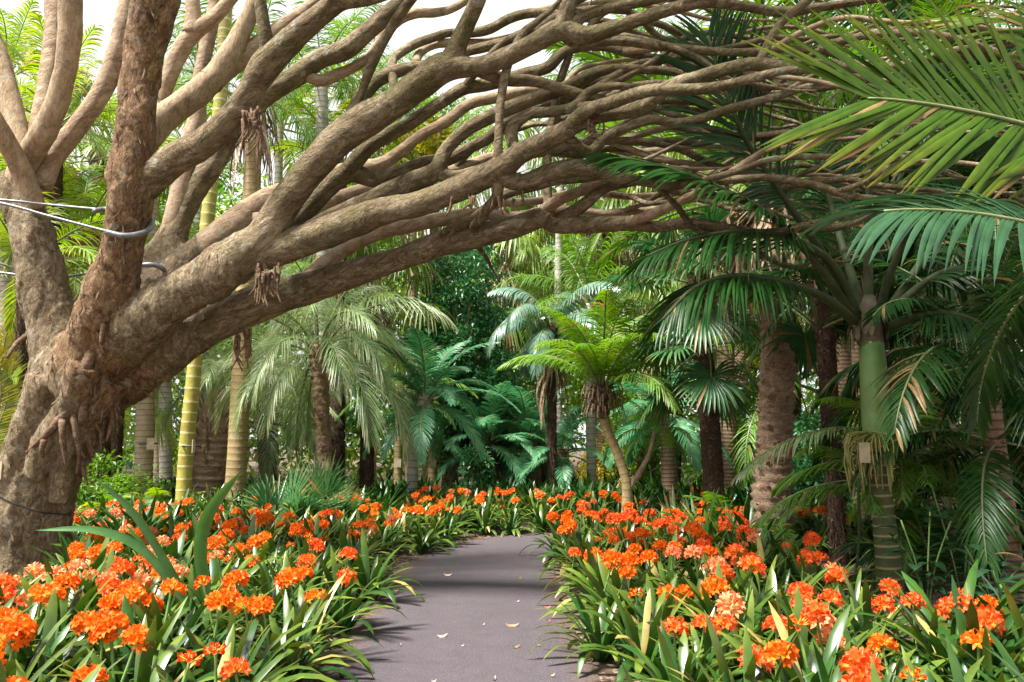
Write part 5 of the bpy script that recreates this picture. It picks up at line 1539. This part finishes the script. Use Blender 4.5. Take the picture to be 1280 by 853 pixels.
for cname, pm in (('orange', 'p_orange'), ('red', 'p_red'), ('salmon', 'p_salmon')):
    FH[cname] = []
    for v in range(5):
        mb = MB(); nf = rnd.randint(16, 21) if v < 3 else rnd.randint(9, 12)
        bud = v == 4
        tube(mb, np.array([[0, 0, -.55], [.004, 0, -.25], [0, 0, 0]]), .010, 6, 1, cap=False)
        for i in range(nf):
            z = 1 - (i + .5) / nf * 1.12; a = i * 2.39996 + rnd.uniform(-.25, .25)
            s = math.sqrt(max(0, 1 - z * z)); ax = nrm(np.array([math.cos(a) * s, math.sin(a) * s, z * .85 + rnd.uniform(-.1, .1)]))
            ax = nrm(ax); r0, r1 = .028, rnd.uniform(.084, .116) * (.72 if bud or rnd.random() < .10 else 1)
            sx = nrm(np.cross(ax, [.3, .5, .8])); sy = np.cross(ax, sx); vv = rnd.random() * (.3 if bud else 1); op = rnd.uniform(.6, 1.3) * (.3 if bud or rnd.random() < .08 else 1)
            st0 = rnd.uniform(0, 1)
            tube(mb, np.array([[0, 0, 0], ax * r0]), .003, 3, 1, cap=False)
            for p in range(6):
                t = p * math.pi / 3 + st0; o = math.cos(t) * sx + math.sin(t) * sy; q = -math.sin(t) * sx + math.cos(t) * sy
                c0 = ax * r0 + o * .004; c1 = ax * (r0 + (r1 - r0) * .55) + o * .014 * op; c2 = ax * (r0 + (r1 - r0) * .85) + o * .026 * op; c3 = ax * r1 * .93 + o * .046 * op
                Pq = np.array([c0, c1, c2, c3])
                strip(mb, Pq, q, np.array([.006, .019, .024, .005]), 0, 0, min(1, max(0, vv + rnd.uniform(-.2, .2))))
        FH[cname].append(mb.mesh('flower_head', (M[pm], M['stalk'])))


def in_bed(x, y):
    pd = pathdist(x, y)
    if pd < .03: return None
    if y < 2.4: return None
    if abs(x) > .60 * y + .45: return None
    if math.hypot(x - TREE_BASE[0], y - TREE_BASE[1]) < .95: return None
    if x > .3 and y < 12.3:
        lim = 3.3 if y < 5.2 else 2.4 if y < 8 else 2.6 if y < 10.2 else 4.4
        for k in ('canary', 'trachyA', 'trachyB'):
            W_ = PALMS[k][1][0]
            if math.hypot(x - W_[0], y - W_[1]) < .5: return None
        if math.hypot(x - hero.location[0], y - hero.location[1]) < .35: return None
        return 'right' if x < lim else None
    if x < .3 and y < 12.2 and pd > 0 and x < -.4:
        if y > 6.6 and 640 + F * x / y < 112 and y < 10: return None
        return 'left'
    if y > 12.6:
        if x < -1.6: return 'left' if y < 14.2 and x > -5.6 else None
        return 'far' if y < 16.8 and x < 5.5 else None
    return None


spots = []
rnd = random.Random(99)
y = 2.4
while y < 17:
    s = .45 if y < 6 else .49 if y < 10 else .53
    if y > 12.4: s = .47
    x = -9.0
    while x < 6.5:
        q = (x + rnd.uniform(-.13, .13), y + rnd.uniform(-.13, .13))
        b = in_bed(*q)
        if b: spots.append((q[0], q[1], b))
        x += s
    y += s * .92
spots.sort(key=lambda q: q[1] + (-5 if q[2] == 'far' and q[1] < 15.3 else 0) + (6 if q[2] == 'right' and q[0] > 3.3 and q[1] < 9 else 0))
print('CLIVIA', len(spots), [sum(q[2] == b for q in spots) for b in ('left', 'right', 'far')], spots[297][1] if len(spots) > 297 else '')
extra = spots[298:]; spots = spots[:298]
LAND = [('the old tree', TREE_BASE[0], TREE_BASE[1]), ('the golden green cane palm', *PALMS['bamboo'][1][0][:2]), ('the tall spear leaves', *gxy(262, 5.6)),
        ('the pair of knee high fan palms', *gxy(375, 12.1)), ('the bent pygmy palm', *PALMS['pygmy'][1][0][:2]), ('the massive scarred trunk', *PALMS['canary'][1][0][:2]),
        ('the left dark windmill palm', *PALMS['trachyA'][1][0][:2]), ('the green ringed trunk', hero.location[0], hero.location[1]),
        ('the small dark windmill palm', *PALMS['trachyB'][1][0][:2]), ('the whitish trunk', *PALMS['white'][1][0][:2]), ('the blue green feather palm', *PALMS['teal'][1][0][:2])]
NUM = ['no flower', 'one flower head', 'two flower heads', 'three flower heads']
ORD = ['', 'second ', 'third ', 'fourth ', 'fifth ', 'sixth ', 'seventh ', 'eighth ', 'ninth ', 'tenth ']
seen = {}
for k, (x, y, bed) in enumerate(spots):
    h = rnd.random()
    z = gz(x, y)
    root = empty('clivia', (x, y, z))
    sc = rnd.uniform(.70, .92)
    inst('foliage', rnd.choice(CF), root, (0, 0, 0), (R(rnd.uniform(-6, 6)), R(rnd.uniform(-6, 6)), rnd.uniform(0, 6.28)), sc)
    if bed == 'right': cn = rnd.choices(['orange', 'red', 'salmon'], [6, 5, .5])[0]
    elif bed == 'left': cn = rnd.choices(['orange', 'red', 'salmon'], [6, 1.4, 1.6 if y > 6 else .3])[0]
    else: cn = rnd.choices(['orange', 'red', 'salmon'], [7, 2, 1])[0]
    if y < 6.5: nf = rnd.choices([0, 1, 2, 3], [.08, .34, .36, .22])[0]
    elif bed == 'far': nf = rnd.choices([0, 1, 2], [.15, .45, .40])[0]
    else: nf = rnd.choices([0, 1, 2, 3], [.07, .27, .36, .30])[0]
    pd = pathdist(x, y)
    if pd < .35 and rnd.random() < .5: nf = 0
    for j in range(nf):
        a = rnd.uniform(0, 6.28); rr_ = rnd.uniform(.05, .22)
        inst('flower_head', rnd.choice(FH[cn]), root, (math.cos(a) * rr_, math.sin(a) * rr_, rnd.uniform(.46, .64) * sc), (R(rnd.uniform(-16, 16)), R(rnd.uniform(-16, 16)), rnd.uniform(0, 6.28)), rnd.uniform(.60, .84) * (1.06 if y < 6 else 1.0))
    hue = {'orange': 'orange', 'red': 'red orange', 'salmon': 'pale salmon orange'}[cn]
    lm_ = min(LAND, key=lambda L: math.hypot(L[1] - x, L[2] - y))
    dist = math.hypot(lm_[1] - x, lm_[2] - y)
    edge = pd < .55
    if nf == 0: what = 'flowerless clivia clump'
    else: what = '%s clivia with %s' % (hue, NUM[nf])
    bedn = {'left': 'left', 'right': 'right', 'far': 'far'}[bed]
    if y < 4.0: place = 'at the very front of the %s bed' % bedn
    elif dist < 1.3: place = 'close to %s' % lm_[0]
    elif edge: place = 'on the path edge of the %s bed, %s' % (bedn, 'near' if y < 6.5 else 'halfway' if y < 10 else 'by the bend')
    elif bed == 'far': place = 'inside the far bed beyond the bend'
    elif y < 6.0: place = 'near the front of the %s bed' % bedn
    else: place = 'in the %s bed towards %s' % (bedn, lm_[0])
    lb = what + ' ' + place
    if len(lb.split()) > 15: lb = lb.replace('pale salmon orange', 'salmon').replace('on the path edge of the %s bed, ' % bedn, 'on the %s path edge ' % bedn).replace('in the %s bed towards' % bedn, 'towards').replace('the pair of knee high', 'the knee high')
    tag(root, lb, 'clivia', 'clivias in the flower beds')

# the few clumps farthest back, past what one would count: leaves only
mb = MB(); rng = np.random.default_rng(8)
infill = []
while len(infill) < 230:
    q = (rng.uniform(-7, 4.5), rng.uniform(2.6, 16.8))
    if in_bed(*q): infill.append(q)
for x, y in infill +  [(q[0], q[1]) for q in extra] + [(rng.uniform(-8, 9), rng.uniform(15.5, 22)) for _ in range(230)] + [(rng.uniform(-9, -3), rng.uniform(11, 16)) for _ in range(40)] + [(rng.uniform(3, 9), rng.uniform(9.5, 16)) for _ in range(90)]:
    if pathdist(x, y) < .3: continue
    me = CF[rng.integers(0, len(CF))]
    v = np.empty(len(me.vertices) * 3); me.vertices.foreach_get('co', v); v = v.reshape(-1, 3)
    a = rng.uniform(0, 6.28); m3 = np.array([[math.cos(a), math.sin(a), 0], [-math.sin(a), math.cos(a), 0], [0, 0, 1]])
    mb.add(v @ m3 * (rng.uniform(.8, 1.1) if pathdist(x, y) > 1.6 or y > 15 else rng.uniform(.5, .72)) + np.array([x, y, gz(x, y)]), [list(p.vertices) for p in me.polygons], 0, rng.random(), .3)
tag(mb.build('ground_cover', M['l_clivia']), 'strap leaved green ground cover between the flowers and under the palms', 'ground cover', kind='stuff')

# ------------------------------------------------------------------ fallen leaves on the path
LIT = [(552, 789, .20, 'litter_pale', 25, 'pale curled dry leaf left of the middle of the path'), (640, 776, .26, 'litter', -5, 'long brown twig like leaf across the middle of the path'),
       (645, 802, .14, 'litter', 40, 'small brown dry leaf below the long twig'), (684, 755, .14, 'litter_red', 8, 'red fallen petal at the right edge of the path, upper one'),
       (686, 772, .08, 'litter_red', 60, 'small red fallen petal at the right edge of the path'), (647, 748, .08, 'litter_pale', 30, 'tiny pale leaf above the long twig'),
       (560, 716, .22, 'litter_pale', -10, 'pale leaf lying far along the path'), (542, 843, .08, 'litter_pale', 10, 'white scrap of blossom near the bottom of the path'),
       (618, 840, .10, 'litter_pale', 80, 'pale brown leaf near the bottom middle of the path'), (672, 800, .09, 'litter', 15, 'brown leaf fragment right of the path middle'),
       (604, 776, .07, 'litter_pale', 50, 'tiny pale scrap left of the long twig'), (578, 801, .06, 'litter_pale', 5, 'tiny tan scrap right of the pale curled leaf'),
       (500, 800, .09, 'litter', 70, 'small brown leaf near the left edge of the path'), (495, 735, .13, 'litter', 20, 'brown leaf by the left edge halfway along the path'),
       (650, 720, .09, 'litter', 0, 'far brown leaf in the middle of the path'), (690, 836, .08, 'litter_pale', 25, 'tan leaf scrap near the bottom right of the path')]
for k, (px, py, l, mt, an, lb) in enumerate(LIT):
    d = 1.4 * F / (py - 555); p = at(px, py, d); rnd = random.Random(k); l *= .42
    c = np.array([p[0], p[1], .022]); a = R(an); dv = np.array([math.cos(a), math.sin(a), 0]); u = np.linspace(-.5, .5, 7)
    P = np.outer(u * l, dv) + np.outer((.25 - u ** 2) * -.05 * 1 + .016, UP) + np.outer(u ** 2 * l * .4, [dv[1], -dv[0], 0])
    P = spline(P, n=7)
    mb = MB(); strip(mb, P + c, np.array([-dv[1], dv[0], .25]), l * (.10 if l > .18 else .38) * np.array([.1, .6, .95, 1, .9, .55, .05]), .35)
    o = mb.build('fallen_leaf', M[mt], None, c); tag(o, lb, 'fallen leaf', 'fallen leaves on the path')

# ------------------------------------------------------------------ light and sky
w = bpy.data.worlds.new('World'); scene.world = w; w.use_nodes = True
ns, ls = w.node_tree.nodes, w.node_tree.links
bg = ns['Background']
sky = ns.new('ShaderNodeTexSky'); sky.sky_type = 'NISHITA'; sky.sun_disc = False
SUN_EL, SUN_AZ = 60, -124        # azimuth from +Y towards +X
sky.sun_elevation = R(SUN_EL); sky.sun_rotation = R(SUN_AZ)
sky.air_density = 1.0; sky.dust_density = 4.0; sky.ozone_density = 1.0
hs = ns.new('ShaderNodeHueSaturation'); hs.inputs['Saturation'].default_value = .35
ls.new(sky.outputs[0], hs.inputs['Color'])
# bright broken cloud over the lower sky
tcw = ns.new('ShaderNodeTexCoord')
nzw = noise_n(ns, ls, 2.2, 6, .6, tcw.outputs['Generated'])
sx = ns.new('ShaderNodeSeparateXYZ'); ls.new(tcw.outputs['Generated'], sx.inputs[0])
m1 = N_(ns, 'ShaderNodeMapRange'); ls.new(sx.outputs[2], m1.inputs[0]); m1.inputs[1].default_value = .25; m1.inputs[2].default_value = .85; m1.inputs[3].default_value = .42; m1.inputs[4].default_value = -.10
ad = N_(ns, 'ShaderNodeMath', operation='ADD'); ls.new(nzw, ad.inputs[0]); ls.new(m1.outputs[0], ad.inputs[1])
m2 = N_(ns, 'ShaderNodeMapRange'); ls.new(ad.outputs[0], m2.inputs[0]); m2.inputs[1].default_value = .52; m2.inputs[2].default_value = .68
ls.new(mixc(ns, ls, m2.outputs[0], hs.outputs[0], (7.6, 7.6, 7.7)), bg.inputs[0])
bg.inputs[1].default_value = 0.062
sl = bpy.data.lights.new('sun', 'SUN'); sl.energy = 5.0; sl.angle = R(12); sl.color = (1.0, .96, .88)
so = bpy.data.objects.new('sun', sl); COL.objects.link(so)
dirv = Vector((math.sin(R(SUN_AZ)) * math.cos(R(SUN_EL)), math.cos(R(SUN_AZ)) * math.cos(R(SUN_EL)), math.sin(R(SUN_EL))))
so.rotation_euler = dirv.to_track_quat('Z', 'Y').to_euler(); so.location = (0, 0, 20)

vs = scene.view_settings
vs.view_transform = 'Standard'; vs.look = 'None'; vs.gamma = 1; vs.use_curve_mapping = False
vs.exposure = 1.48
scene.render.engine = 'CYCLES'
cy = scene.cycles
cy.use_denoising = True
cy.max_bounces = 8; cy.diffuse_bounces = 4; cy.glossy_bounces = 3; cy.transmission_bounces = 5; cy.transparent_max_bounces = 4
cy.sample_clamp_indirect = 6
